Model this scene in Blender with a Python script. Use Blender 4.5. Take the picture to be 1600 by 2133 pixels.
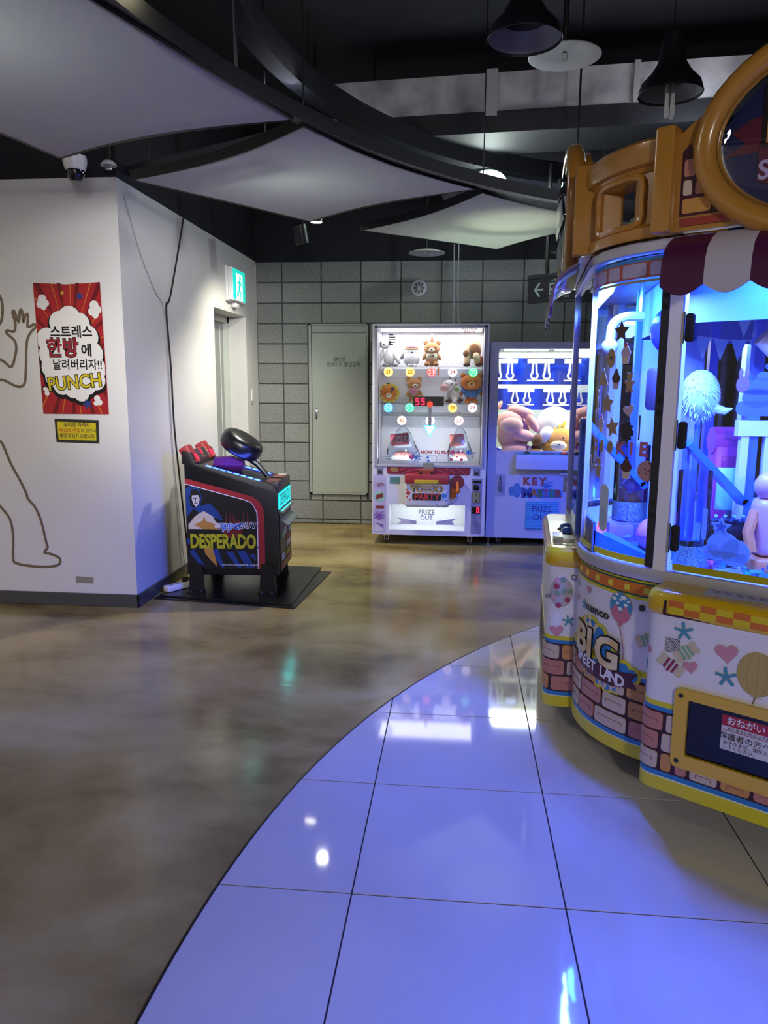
import bpy, bmesh, math, random
from mathutils import Vector, Matrix
from math import sin, cos, pi, radians, sqrt, atan2
random.seed(7)
SC = bpy.context.scene
for o in list(bpy.data.objects): bpy.data.objects.remove(o)
COL = SC.collection

# ------------------------------------------------------------------ camera
F_PX, PITCH, YAW, ROLL, CAM_H = 1556.0, radians(9.637), radians(5.619), radians(.296), 1.433
cd = bpy.data.cameras.new('camera'); cam = bpy.data.objects.new('camera', cd); COL.objects.link(cam)
cd.sensor_fit = 'VERTICAL'; cd.sensor_height = 36.0; cd.lens = F_PX / 2133 * 36.0
cd.clip_start = .02
_f = Vector((-sin(YAW)*cos(PITCH), cos(YAW)*cos(PITCH), -sin(PITCH))); _r = Vector((cos(YAW), sin(YAW), 0)); _u = _r.cross(_f)
_r2 = _r*cos(ROLL) + _u*sin(ROLL); _u2 = _u*cos(ROLL) - _r*sin(ROLL)
m = Matrix.Identity(4)
for i in range(3): m[i][0] = _r2[i]; m[i][1] = _u2[i]; m[i][2] = -_f[i]
m[2][3] = CAM_H
cam.matrix_world = m; SC.camera = cam

# ------------------------------------------------------------------ view, world
SC.view_settings.view_transform = 'Standard'; SC.view_settings.look = 'None'
SC.view_settings.exposure = 0.0; SC.view_settings.gamma = 1.0; SC.view_settings.use_curve_mapping = False
w = bpy.data.worlds.new('hall_ambience'); SC.world = w; w.use_nodes = True
w.node_tree.nodes['Background'].inputs[0].default_value = (.62, .58, .55, 1)
w.node_tree.nodes['Background'].inputs[1].default_value = .42
cy = SC.cycles
cy.use_denoising = True; cy.max_bounces = 7; cy.diffuse_bounces = 2; cy.glossy_bounces = 3
cy.transparent_max_bounces = 14; cy.transmission_bounces = 4; cy.caustics_reflective = False; cy.caustics_refractive = False
cy.sample_clamp_indirect = 4.0; cy.use_adaptive_sampling = True; cy.adaptive_threshold = .1

def light(name, kind, loc, energy, color=(1, 1, 1), size=.1, size_y=None, aim=None, spot=None, blend=.5, parent=None):
    l = bpy.data.lights.new(name, kind); l.energy = energy; l.color = color
    if kind == 'AREA':
        l.size = size
        if size_y: l.shape = 'RECTANGLE'; l.size_y = size_y
        else: l.shape = 'DISK'
    else: l.shadow_soft_size = size
    if kind == 'SPOT': l.spot_size = radians(spot or 80); l.spot_blend = blend
    o = bpy.data.objects.new(name, l); COL.objects.link(o); o.location = loc
    if aim is not None: o.rotation_euler = (Vector(aim) - Vector(loc)).to_track_quat('-Z', 'Y').to_euler()
    if parent: o.parent = parent
    return o
# unseen lights added to fill the hall, the walls and the ceiling sails
COOL = (.93, .93, 1.0); WARM = (1.0, .93, .72)
light('hall_fill_light', 'POINT', (1.1, -3.9, 2.6), 330, (1.0, .94, .86), .25)  # added fill from behind the viewpoint for machine fronts and amber crown
light('wall_fill_spot', 'SPOT', (-2.0, -.4, 3.3), 360, (1.0, .92, .76), .3, aim=(-2.9, 4.5, .6), spot=42, blend=1)  # added unseen spot that brightens the poster wall
light('wall_fill_spot', 'SPOT', (.25, .55, 2.5), 820, (.97, .98, .99), .25, aim=(-1.95, 5.5, 1.6), spot=29, blend=.9)  # added spot above the viewpoint, brightens the left wall
for x, y, e in ((-1.7, 2.4, 26), (-.95, 4.35, 26), (1.5, 5.2, 24)): light('sail_fill_light', 'POINT', (x, y, 3.05), e*.5, (.82, .87, 1.0), .15)  # added point lights over the sails, brighten the fabric and ducts

# ------------------------------------------------------------------ helpers
def lin(h):
    h = h.lstrip('#'); c = [int(h[i:i+2], 16)/255 for i in (0, 2, 4)]
    return tuple(x/12.92 if x <= .04045 else ((x+.055)/1.055)**2.4 for x in c)
MATS = {}
def mat(key, hexc='#808080', rough=.5, metal=0, emit=None, es=0, alpha=1, spec=.5, var=0, coat=0, noise=None, bump=None, sheen=0, orand=0):
    """principled material; noise=(scale, other hex, detail); bump=(scale, strength); orand = value change from object to object"""
    if key in MATS: return MATS[key]
    m = bpy.data.materials.new(key); m.use_nodes = True; nt = m.node_tree; b = nt.nodes['Principled BSDF']
    c = lin(hexc) + (1,)
    b.inputs['Base Color'].default_value = c; b.inputs['Roughness'].default_value = rough; b.inputs['Metallic'].default_value = metal
    b.inputs['Specular IOR Level'].default_value = spec; b.inputs['Coat Weight'].default_value = coat
    if sheen: b.inputs['Sheen Weight'].default_value = sheen
    m.diffuse_color = c
    if emit: b.inputs['Emission Color'].default_value = lin(emit) + (1,); b.inputs['Emission Strength'].default_value = es
    if alpha < 1: b.inputs['Alpha'].default_value = alpha
    N = nt.nodes.new; L = nt.links.new
    out = None
    if noise or bump: tc = N('ShaderNodeTexCoord')
    if noise:
        n = N('ShaderNodeTexNoise'); n.inputs['Scale'].default_value = noise[0]; n.inputs['Detail'].default_value = noise[2] if len(noise) > 2 else 4
        L(tc.outputs['Object'], n.inputs['Vector'])
        r = N('ShaderNodeValToRGB'); r.color_ramp.elements[0].position = .3; r.color_ramp.elements[1].position = .7
        r.color_ramp.elements[0].color = c; r.color_ramp.elements[1].color = lin(noise[1]) + (1,)
        L(n.outputs['Fac'], r.inputs['Fac']); out = r.outputs['Color']
    if orand:
        oi = N('ShaderNodeObjectInfo'); mr = N('ShaderNodeMapRange'); mr.inputs['To Min'].default_value = 1-orand; mr.inputs['To Max'].default_value = 1+orand
        L(oi.outputs['Random'], mr.inputs['Value']); hs = N('ShaderNodeHueSaturation')
        if out: L(out, hs.inputs['Color'])
        else: hs.inputs['Color'].default_value = c
        L(mr.outputs['Result'], hs.inputs['Value']); out = hs.outputs['Color']
    if out: L(out, b.inputs['Base Color'])
    if bump:
        n2 = N('ShaderNodeTexNoise'); n2.inputs['Scale'].default_value = bump[0]; n2.inputs['Detail'].default_value = 5
        L(tc.outputs['Object'], n2.inputs['Vector']); bn = N('ShaderNodeBump'); bn.inputs['Strength'].default_value = bump[1]; bn.inputs['Distance'].default_value = .01
        L(n2.outputs['Fac'], bn.inputs['Height']); L(bn.outputs['Normal'], b.inputs['Normal'])
    MATS[key] = m; return m
def glass(key, tint='#ffffff', fr=1.45, rough=.02, extra=0.0):
    if key in MATS: return MATS[key]
    m = bpy.data.materials.new(key); m.use_nodes = True; nt = m.node_tree; nt.nodes.clear(); N = nt.nodes.new; L = nt.links.new
    o = N('ShaderNodeOutputMaterial'); t = N('ShaderNodeBsdfTransparent'); g = N('ShaderNodeBsdfGlossy'); fs = N('ShaderNodeFresnel'); mx = N('ShaderNodeMixShader')
    t.inputs[0].default_value = lin(tint) + (1,); g.inputs['Roughness'].default_value = rough; fs.inputs['IOR'].default_value = fr
    ad = N('ShaderNodeMath'); ad.operation = 'ADD'; ad.inputs[1].default_value = extra; ad.use_clamp = True
    L(fs.outputs[0], ad.inputs[0]); L(ad.outputs[0], mx.inputs[0]); L(t.outputs[0], mx.inputs[1]); L(g.outputs[0], mx.inputs[2]); L(mx.outputs[0], o.inputs[0])
    m.diffuse_color = lin(tint) + (.3,)
    MATS[key] = m; return m

class G:
    """collects geometry for one mesh object"""
    def __init__(s): s.v = []; s.f = []; s.k = 0
    def add(s, vs, fs):
        o = len(s.v); s.v += [tuple(p) for p in vs]; s.f += [tuple(i+o for i in f) for f in fs]; return s
    def bm(s, b):
        b.verts.ensure_lookup_table(); b.verts.index_update()
        s.add([v.co[:] for v in b.verts], [[v.index for v in f.verts] for f in b.faces]); b.free(); return s
    def box(s, x0, x1, y0, y1, z0, z1, bev=0, seg=2, M=None):
        b = bmesh.new(); bmesh.ops.create_cube(b, size=1)
        for v in b.verts:
            v.co = Vector(((x0+x1)/2+v.co.x*(x1-x0), (y0+y1)/2+v.co.y*(y1-y0), (z0+z1)/2+v.co.z*(z1-z0)))
        if bev: bmesh.ops.bevel(b, geom=b.edges[:], offset=bev, segments=seg, affect='EDGES', profile=.5)
        if M: b.transform(M)
        return s.bm(b)
    def prism(s, poly, P, w0, w1, cut=None, bev=0):
        """poly of (u,v), mapped by P(u,v,w), from depth w0 to w1; cut=step splits it along u so that it follows a curve"""
        if 0 < w1-w0 < .01: w1 += s.k*1.2e-5; s.k += 1         # no two printed faces share one plane
        b = bmesh.new(); vs = [b.verts.new((u, v, 0)) for u, v in poly]
        f = b.faces.new(vs); f.normal_update()
        if f.normal.z < 0: f.normal_flip()
        if cut:
            us = [u for u, v in poly]; k = math.floor(min(us)/cut)+1
            while k*cut < max(us):
                bmesh.ops.bisect_plane(b, geom=b.verts[:]+b.edges[:]+b.faces[:], plane_co=(k*cut, 0, 0), plane_no=(1, 0, 0)); k += 1
        if abs(w1-w0) > 1e-9:
            r = bmesh.ops.extrude_face_region(b, geom=b.faces[:])
            top = [e for e in r['geom'] if isinstance(e, bmesh.types.BMVert)]
            for v in top: v.co.z = 1
            if bev:
                es = [e for e in b.edges if e.verts[0].co.z > .5 and e.verts[1].co.z > .5 and len(e.link_faces) == 2 and any(abs(q.normal.z) < .5 for q in [*e.link_faces] if q.normal_update() is None)]
                for v in b.verts: v.co.z *= (w1-w0)
                bmesh.ops.bevel(b, geom=es, offset=bev, segments=2, affect='EDGES', profile=.5)
                for v in b.verts: v.co.z /= (w1-w0)
        bmesh.ops.recalc_face_normals(b, faces=b.faces[:])
        for v in b.verts: v.co = Vector(P(v.co.x, v.co.y, w0+(w1-w0)*v.co.z))
        return s.bm(b)
    def flat(s, vs2, fs, P, w):
        return s.add([P(u, v, w) for u, v in vs2], fs)
    def tube(s, path, r, n=8, closed=False, caps=True, squash=None):
        pts = [Vector(p) for p in path]; N = len(pts); rr = r if isinstance(r, (list, tuple)) else [r]*N
        vs = []; prev = None
        for i, p in enumerate(pts):
            a = pts[i-1] if (i or closed) else pts[i]; c = pts[(i+1) % N] if (i < N-1 or closed) else pts[i]
            t = (c-a).normalized() if (c-a).length > 1e-9 else Vector((0, 0, 1))
            if prev is None:
                up = Vector((0, 0, 1)) if abs(t.z) < .9 else Vector((1, 0, 0)); x = t.cross(up).normalized()
            else: x = (prev - t*prev.dot(t)).normalized()
            prev = x; y = t.cross(x)
            for k in range(n):
                q = 2*pi*k/n; vs.append(p + x*cos(q)*rr[i] + y*sin(q)*rr[i]*(squash or 1))
        fs = []
        for i in range(N if closed else N-1):
            j = (i+1) % N
            for k in range(n): fs.append((i*n+k, i*n+(k+1) % n, j*n+(k+1) % n, j*n+k))
        if caps and not closed: fs += [tuple(range(n))[::-1], tuple((N-1)*n+k for k in range(n))]
        return s.add(vs, fs)
    def lathe(s, prof, n=24, M=None, a0=0, a1=2*pi):
        """prof: list of (radius, height) around local z"""
        full = abs(a1-a0-2*pi) < 1e-6; cnt = n if full else n+1; vs = []; m = len(prof)
        for k in range(cnt):
            q = a0+(a1-a0)*k/n
            for r, z in prof:
                p = Vector((r*cos(q), r*sin(q), z)); vs.append(M @ p if M else p)
        fs = []
        for k in range(n):
            j = (k+1) % cnt
            for i in range(m-1): fs.append((k*m+i, j*m+i, j*m+i+1, k*m+i+1))
        b = bmesh.new(); bv = [b.verts.new(v) for v in vs]
        for f in fs: b.faces.new([bv[i] for i in f])
        bmesh.ops.remove_doubles(b, verts=b.verts[:], dist=1e-6)
        bmesh.ops.dissolve_degenerate(b, edges=b.edges[:], dist=1e-6)
        return s.bm(b)
    def ball(s, c, r, n=16, m=10, M=None):
        rx, ry, rz = r if isinstance(r, (list, tuple)) else (r, r, r)
        prof = [(cos(-pi/2+pi*i/m), sin(-pi/2+pi*i/m)) for i in range(m+1)]
        T = Matrix.Translation(c) @ (M or Matrix.Identity(4)) @ Matrix.Diagonal((rx, ry, rz, 1))
        return s.lathe(prof, n, T)
    def grid(s, fn, nu, nv, wrap=False):
        vs = [fn(i/nu, j/nv) for i in range(nu+(0 if wrap else 1)) for j in range(nv+1)]; c = nu if wrap else nu+1
        return s.add(vs, [(i*(nv+1)+j, ((i+1) % c)*(nv+1)+j, ((i+1) % c)*(nv+1)+j+1, i*(nv+1)+j+1) for i in range(nu) for j in range(nv)])
    def text(s, body, P, u, v, size, w=0, bold=0, align='CENTER', sx=1, rot=0, slant=0):
        vs, fs = glyphs(body, bold, align); c, q = cos(rot), sin(rot)
        o = [((a*sx+b*slant)*size, b*size) for a, b in vs]
        return s.flat([(u+a*c-b*q, v+a*q+b*c) for a, b in o], fs, P, w)
    def obj(s, name, material, parent=None, smooth=35, matrix=None, **tags):
        me = bpy.data.meshes.new(name); me.from_pydata(s.v, [], s.f); me.materials.append(material)
        if smooth:
            me.polygons.foreach_set('use_smooth', [True]*len(me.polygons)); me.set_sharp_from_angle(angle=radians(smooth))
        me.update(); o = bpy.data.objects.new(name, me); COL.objects.link(o)
        if matrix: o.matrix_local = matrix
        if parent: o.parent = parent
        for k, v in tags.items(): o[k] = v
        return o
_TX = {}
def glyphs(body, bold=0, align='CENTER'):
    k = (body, bold, align)
    if k in _TX: return _TX[k]
    c = bpy.data.curves.new('lettering_tmp', 'FONT'); c.body = body; c.align_x = align; c.align_y = 'CENTER'; c.offset = bold*1.5+.008; c.resolution_u = 3
    o = bpy.data.objects.new('lettering_tmp', c); COL.objects.link(o)
    dg = bpy.context.evaluated_depsgraph_get(); me = bpy.data.meshes.new_from_object(o.evaluated_get(dg))
    r = ([(v.co.x, v.co.y) for v in me.vertices], [tuple(p.vertices) for p in me.polygons])
    bpy.data.objects.remove(o); bpy.data.curves.remove(c); bpy.data.meshes.remove(me)
    _TX[k] = r; return r
def thing(name, label, cat, loc=(0, 0, 0), rz=0, group=None):
    o = bpy.data.objects.new(name, None); COL.objects.link(o); o.location = loc; o.rotation_euler = (0, 0, rz); o.empty_display_size = .1
    o['label'] = label; o['category'] = cat
    if group: o['group'] = group
    return o
def tag(o, label, cat, group=None):
    o['label'] = label; o['category'] = cat
    if group: o['group'] = group
    return o
def struct(o): o['kind'] = 'structure'; return o
def inst(src, parent, matrix, name=None):
    c = src.copy(); COL.objects.link(c); c.parent = parent; c.matrix_local = matrix
    if name: c.name = name
    return c
def flatmap(o, U, V):
    o, U, V = Vector(o), Vector(U), Vector(V); N = U.cross(V)
    return lambda u, v, w=0: o + U*u + V*v + N*w
def rrect(x0, x1, y0, y1, r, n=4):
    r = min(r, (x1-x0)/2-1e-4, (y1-y0)/2-1e-4); P = []
    for cx, cy_, a in ((x1-r, y1-r, 0), (x0+r, y1-r, 90), (x0+r, y0+r, 180), (x1-r, y0+r, 270)):
        for k in range(n+1): q = radians(a+90*k/n); P.append((cx+r*cos(q), cy_+r*sin(q)))
    return P
def circle(cx, cy_, r, n=20, ry=None, rot=0):
    ry = ry or r; return [(cx+r*cos(2*pi*k/n)*cos(rot)-ry*sin(2*pi*k/n)*sin(rot), cy_+r*cos(2*pi*k/n)*sin(rot)+ry*sin(2*pi*k/n)*cos(rot)) for k in range(n)]
def star(cx, cy_, r, r2=.45, n=5, rot=pi/2):
    return [(cx+(r if k % 2 == 0 else r*r2)*cos(rot+pi*k/n), cy_+(r if k % 2 == 0 else r*r2)*sin(rot+pi*k/n)) for k in range(2*n)]
def heart(cx, cy_, s, rot=0, n=24):
    P = []
    for k in range(n):
        t = 2*pi*k/n; x = s*.06*16*sin(t)**3; y = s*.06*(13*cos(t)-5*cos(2*t)-2*cos(3*t)-cos(4*t)); P.append((cx+x*cos(rot)-y*sin(rot), cy_+x*sin(rot)+y*cos(rot)))
    return P[::-1]
def asterisk(cx, cy_, r, wd, rot=pi/2, n=5):
    return [[(cx+cos(rot+2*pi*k/n)*a-sin(rot+2*pi*k/n)*b, cy_+sin(rot+2*pi*k/n)*a+cos(rot+2*pi*k/n)*b) for a, b in ((0, -wd/2), (r, -wd/2), (r, wd/2), (0, wd/2))] for k in range(n)]
def spline(pts, n=6, closed=False):
    P = [Vector(p) for p in pts]; out = []; N = len(P)
    for i in range(N if closed else N-1):
        a, b, c, d = (P[(i-1) % N] if (closed or i) else P[0]), P[i], P[(i+1) % N], (P[(i+2) % N] if (closed or i+2 < N) else P[-1])
        for k in range(n):
            t = k/n; out.append(.5*((2*b)+(c-a)*t+(2*a-5*b+4*c-d)*t*t+(3*b-a-3*c+d)*t**3))
    if not closed: out.append(P[-1])
    return out
def RX(a): return Matrix.Rotation(a, 4, 'X')
def RY(a): return Matrix.Rotation(a, 4, 'Y')
def RZ(a): return Matrix.Rotation(a, 4, 'Z')
def T(x, y, z): return Matrix.Translation((x, y, z))

WHITE = mat('white_paint', '#d9d6d2', .55, noise=(1.3, '#cfccc9', 3)); BLACK = mat('black_paint', '#0b0b0e', .6)
BLKM = mat('black_metal', '#101114', .35, spec=.5); STEEL = mat('brushed_steel', '#b8b9bd', .28, 1); CHROME = mat('chrome', '#dfe0e4', .08, 1)
LAV = mat('white_powder_coat', '#e2e0ea', .35); PWHITE = mat('white_plastic', '#e4e3e2', .35); RUBBER = mat('black_rubber', '#0c0c0d', .7)
GLASS = glass('clear_glass'); DGREY = mat('dark_grey_plastic', '#26262b', .4)
# ------------------------------------------------------------------ materials of the shell
def concrete():
    m = bpy.data.materials.new('polished_concrete'); m.use_nodes = True; nt = m.node_tree; b = nt.nodes['Principled BSDF']; N = nt.nodes.new; L = nt.links.new
    tc = N('ShaderNodeTexCoord'); mp = N('ShaderNodeMapping'); mp.inputs['Scale'].default_value = (1.0, 1.6, 1); mp.inputs['Rotation'].default_value = (0, 0, .5); L(tc.outputs['Object'], mp.inputs['Vector'])
    n = N('ShaderNodeTexNoise'); n.inputs['Scale'].default_value = 1.15; n.inputs['Detail'].default_value = 8; n.inputs['Roughness'].default_value = .55; n.inputs['Distortion'].default_value = .25; L(mp.outputs[0], n.inputs['Vector'])
    r = N('ShaderNodeValToRGB'); e = r.color_ramp.elements
    e[0].position = .30; e[0].color = lin('#5c4922') + (1,); e[1].position = .72; e[1].color = lin('#bfac76') + (1,)
    q = e.new(.5); q.color = lin('#9b8750') + (1,)
    L(n.outputs['Fac'], r.inputs['Fac']); L(r.outputs['Color'], b.inputs['Base Color'])
    n2 = N('ShaderNodeTexNoise'); n2.inputs['Scale'].default_value = 9; n2.inputs['Detail'].default_value = 3; L(mp.outputs[0], n2.inputs['Vector'])
    mr = N('ShaderNodeMapRange'); mr.inputs['To Min'].default_value = .10; mr.inputs['To Max'].default_value = .24; L(n2.outputs['Fac'], mr.inputs['Value']); L(mr.outputs[0], b.inputs['Roughness'])
    bn = N('ShaderNodeBump'); bn.inputs['Strength'].default_value = .06; bn.inputs['Distance'].default_value = .02; L(n2.outputs['Fac'], bn.inputs['Height']); L(bn.outputs[0], b.inputs['Normal'])
    b.inputs['IOR'].default_value = 1.5; return m
CONC = concrete()
TILE = mat('white_polished_tile', '#c9c4be', .05, spec=.6, noise=(2.2, '#d0ccc6', 4), orand=.02)
GROUT = mat('dark_grout', '#1c1b1d', .8)
BLOCK = mat('concrete_block', '#999c97', .85, noise=(90, '#70726e', 6), bump=(120, .5), orand=.10)
MORTAR = mat('grey_mortar', '#4d4f4d', .9)
BASEB = mat('dark_baseboard', '#4c4b47', .3)
FABRIC = None
def fabric():
    m = bpy.data.materials.new('stretched_white_fabric'); m.use_nodes = True; nt = m.node_tree; nt.nodes.clear(); N = nt.nodes.new; L = nt.links.new
    o = N('ShaderNodeOutputMaterial'); d = N('ShaderNodeBsdfDiffuse'); t = N('ShaderNodeBsdfTranslucent'); mx = N('ShaderNodeMixShader')
    d.inputs[0].default_value = lin('#e6e4ea') + (1,); t.inputs[0].default_value = lin('#e8eadd') + (1,); mx.inputs[0].default_value = .52
    L(d.outputs[0], mx.inputs[1]); L(t.outputs[0], mx.inputs[2]); L(mx.outputs[0], o.inputs[0]); return m
FABRIC = fabric()
XL, YF, YB, ZT, ZC = -2.05, 4.51, 7.60, 2.64, 3.85      # left wall, short wall, block wall, top of the painted part, black ceiling

# ------------------------------------------------------------------ floor with inlaid tiles
fl = struct(G().box(-5.5, 5.3, -9, 7.9, -.08, 0).obj('floor', CONC, smooth=0))
TC, TR = (3.804, 1.349), 4.498
CLIP = [(TC[0]+TR*cos(2*pi*k/420), TC[1]+TR*sin(2*pi*k/420)) for k in range(420)]
def clip(poly, cl):
    out = poly
    for i in range(len(cl)):
        a, b = cl[i], cl[(i+1) % len(cl)]; inp = out; out = []
        if not inp: return []
        side = lambda p: (b[0]-a[0])*(p[1]-a[1])-(b[1]-a[1])*(p[0]-a[0])
        for j in range(len(inp)):
            p, q = inp[j-1], inp[j]; sp, sq = side(p), side(q)
            if (sp >= 0) != (sq >= 0):
                t = sp/(sp-sq); out.append((p[0]+t*(q[0]-p[0]), p[1]+t*(q[1]-p[1])))
            if sq >= 0: out.append(q)
    return out
XY = flatmap((0, 0, 0), (1, 0, 0), (0, 1, 0))
G().prism([p for p in CLIP if p[0] < 5.25] if False else clip([(-2, -4.4), (5.25, -4.4), (5.25, 7), (-2, 7)], CLIP), XY, 0, .0015).obj('grout', GROUT, fl, smooth=0)
full_tile = None; g_ = .0022
for i in range(-1, 9):
    for j in range(-7, 6):
        x0, y0 = -.274+.6*i, 2.499+.6*j
        sq = [(x0+g_, y0+g_), (x0+.6-g_, y0+g_), (x0+.6-g_, y0+.6-g_), (x0+g_, y0+.6-g_)]
        P = clip(sq, CLIP)
        if len(P) < 3 or x0 > 4.6: continue
        if all(math.hypot(x-TC[0], y-TC[1]) < TR-.001 for x, y in sq):
            if full_tile is None: full_tile = G().box(-.3+g_, .3-g_, -.3+g_, .3-g_, 0, .004, .0008, 1).obj('tile', TILE, fl, smooth=0, matrix=T(x0+.3, y0+.3, 0))
            else: inst(full_tile, fl, T(x0+.3, y0+.3, 0), 'tile')
        else:
            q = [P[0]]
            for p in P[1:]:
                if math.hypot(p[0]-q[-1][0], p[1]-q[-1][1]) > 1e-4: q.append(p)
            cx, cy_ = x0+.3, y0+.3
            G().prism([(a-cx, b-cy_) for a, b in q], XY, 0, .004).obj('tile', TILE, fl, smooth=0, matrix=T(cx, cy_, 0))
g = G(); arc = [k for k in range(120, 300)]
def strip(rad0, rad1, z0, z1, a0, a1, n, cx, cy_):
    g = G()
    def ring(u, v):
        a = a0+(a1-a0)*u; r, z = ((rad0, z0), (rad1, z0), (rad1, z1), (rad0, z1), (rad0, z0))[round(v*4)]
        return (cx+r*cos(a), cy_+r*sin(a), z)
    return g.grid(ring, n, 4)
struct(strip(TR, TR+.007, -.002, .0055, radians(105), radians(262), 180, *TC).obj('trim_1', mat('edge_strip', '#2a2826', .35, .6)))

# ------------------------------------------------------------------ walls
wl = G(); th = .3; D0, D1, DZ = 6.25, 7.20, 2.07
wl.box(XL-th, XL, YF, D0, 0, ZT); wl.box(XL-th, XL, D1, YB, 0, ZT); wl.box(XL-th, XL, D0, D1, DZ, ZT)
struct(wl.obj('wall_left', WHITE, smooth=0))
struct(G().box(-5.5, XL-th, YF, YF+.25, 0, ZT).obj('wall_front', WHITE, smooth=0))
UP = mat('black_upper_wall', '#090a14', .8)
struct(G().box(XL-th, XL+.003, YF-.002, YB+.2, ZT, ZC).obj('wall_left_upper', UP, smooth=0))
struct(G().box(-5.5, XL-th, YF-.002, YF+.25, ZT, ZC).obj('wall_front_upper', UP, smooth=0))
struct(G().box(XL+.003, 5.3, YB-.004, YB+.2, ZT, ZC).obj('wall_back_upper', UP, smooth=0))
struct(G().box(-5.5, 5.5, -9, YB+.2, ZC, ZC+.1).obj('ceiling', mat('black_ceiling', '#0a0b16', .85), smooth=0))
struct(G().box(5.2, 5.4, -4.5, YB, 0, ZC).obj('wall_right', mat('dark_wall', '#55556a', .7), smooth=0))
# block wall: recessed mortar face, every block proud of it
E0, E1, EZ0, EZ1 = -1.517, -.918, .315, 2.034
wb = struct(G().box(XL, 5.2, YB+.012, YB+.2, 0, ZT).obj('wall_back', MORTAR, smooth=0))
xs = [XL]+[-1.787+.3985*k for k in range(18)]; zs = [0]+[.045+.1995*k for k in range(14)]
cache = {}
def block(x0, x1, z0, z1):
    j = .006; z1 = min(z1, ZT+.004); x0 += j; x1 -= j; z0 += j; z1 -= j
    if x1-x0 < .02 or z1-z0 < .02: return
    k = (round(x1-x0, 3), round(z1-z0, 3)); M_ = T((x0+x1)/2, YB, (z0+z1)/2)
    if k in cache: inst(cache[k], wb, M_, 'block')
    else: cache[k] = G().box(-k[0]/2, k[0]/2, 0, .03, -k[1]/2, k[1]/2, .004, 1).obj('block', BLOCK, wb, smooth=0, matrix=M_)
for a, b in zip(xs, xs[1:]):
    if a > 2.2: break
    for c, d in zip(zs, zs[1:]):
        if c > ZT-.03: break
        if b > E0 and a < E1 and d > EZ0 and c < EZ1:      # cut around the steel door
            if a < E0-.03: block(a, min(b, E0-.01), c, d)
            if b > E1+.03: block(max(a, E1+.01), b, c, d)
            if c < EZ0 and d > EZ0: block(max(a, E0), min(b, E1), c, EZ0)
            if d > EZ1 and c < EZ1: block(max(a, E0), min(b, E1), EZ1, d)
        else: block(a, b, c, d)
# baseboards
struct(G().box(-5.5, XL+.014, YF-.014, YF, 0, .085, .003, 1).obj('baseboard_front', BASEB, smooth=0))
bl = G(); bl.box(XL, XL+.014, YF-.014, D0-.01, 0, .085, .003, 1); bl.box(XL, XL+.014, D1+.01, YB, 0, .085, .003, 1)
struct(bl.obj('baseboard_left', BASEB, smooth=0))

# recessed door in the left wall
DOORG = mat('pale_grey_door', '#969b98', .4); FRAMEG = mat('pale_frame', '#c9ccc4', .4)
dr = struct(G().box(XL-.26, XL-.215, D0+.05, D1-.05, .01, DZ-.06).obj('door_1', DOORG, smooth=0))
f = G(); f.box(XL-.275, XL-.17, D0, D0+.05, 0, DZ); f.box(XL-.275, XL-.17, D1-.05, D1, 0, DZ); f.box(XL-.275, XL-.17, D0, D1, DZ-.06, DZ); f.obj('door_frame', FRAMEG, dr, smooth=0)
G().box(XL-.213, XL-.208, D0+.30, D0+.315, .02, DZ-.08).box(XL-.213, XL-.209, D1-.16, D1-.145, .02, DZ-.08).obj('panel_seam', mat('door_seam', '#e2e4de', .4), dr, smooth=0)
h = G(); h.tube([(XL-.215, D0+.10, 1.0), (XL-.16, D0+.10, 1.0)], .012).tube([(XL-.16, D0+.09, 1.0), (XL-.16, D0+.22, 1.0)], .011); h.box(XL-.216, XL-.209, D0+.07, D0+.13, .9, 1.1, .003)
h.obj('handle', STEEL, dr)
h = G(); h.box(XL-.21, XL-.15, D0+.10, D0+.34, DZ-.13, DZ-.08, .006); h.tube([(XL-.18, D0+.30, DZ-.08), (XL-.10, D0+.2, DZ-.075), (XL-.19, D0+.08, DZ-.065)], .008, 6); h.obj('door_closer', mat('grey_closer', '#8c8e8c', .4, .5), dr)

# steel service door in the block wall
sd = struct(G().box(E0+.03, E1-.015, YB-.012, YB+.02, EZ0+.02, EZ1-.09).obj('door_2', mat('grey_green_steel', '#a0a79c', .45), smooth=0))
f = G(); f.box(E0, E0+.025, YB-.02, YB+.03, EZ0, EZ1); f.box(E1-.012, E1, YB-.02, YB+.03, EZ0, EZ1); f.box(E0, E1, YB-.02, YB+.03, EZ0, EZ0+.018); f.box(E0, E1, YB-.02, YB+.03, EZ1-.012, EZ1)
f.box(E0+.03, E1-.015, YB-.004, YB+.02, EZ1-.085, EZ1-.012); f.obj('door_frame', mat('steel_frame', '#9ea39b', .45), sd, smooth=0)
h = G(); h.box(E0+.055, E0+.083, YB-.02, YB-.01, 1.09, 1.2, .003).box(E0+.062, E0+.076, YB-.03, YB-.018, 1.12, 1.19, .003); h.obj('handle', CHROME, sd)
P = flatmap((-1.165, YB-.013, 0), (1, 0, 0), (0, 0, 1)); INK = mat('black_print', '#15151a', .5)
G().text('EPS실', P, -.04, 1.685, .05, 0, -.004).text('관계자외 출입금지', P, 0, 1.632, .05, 0, -.004, sx=.9).obj('lettering', INK, sd, smooth=0)

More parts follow.
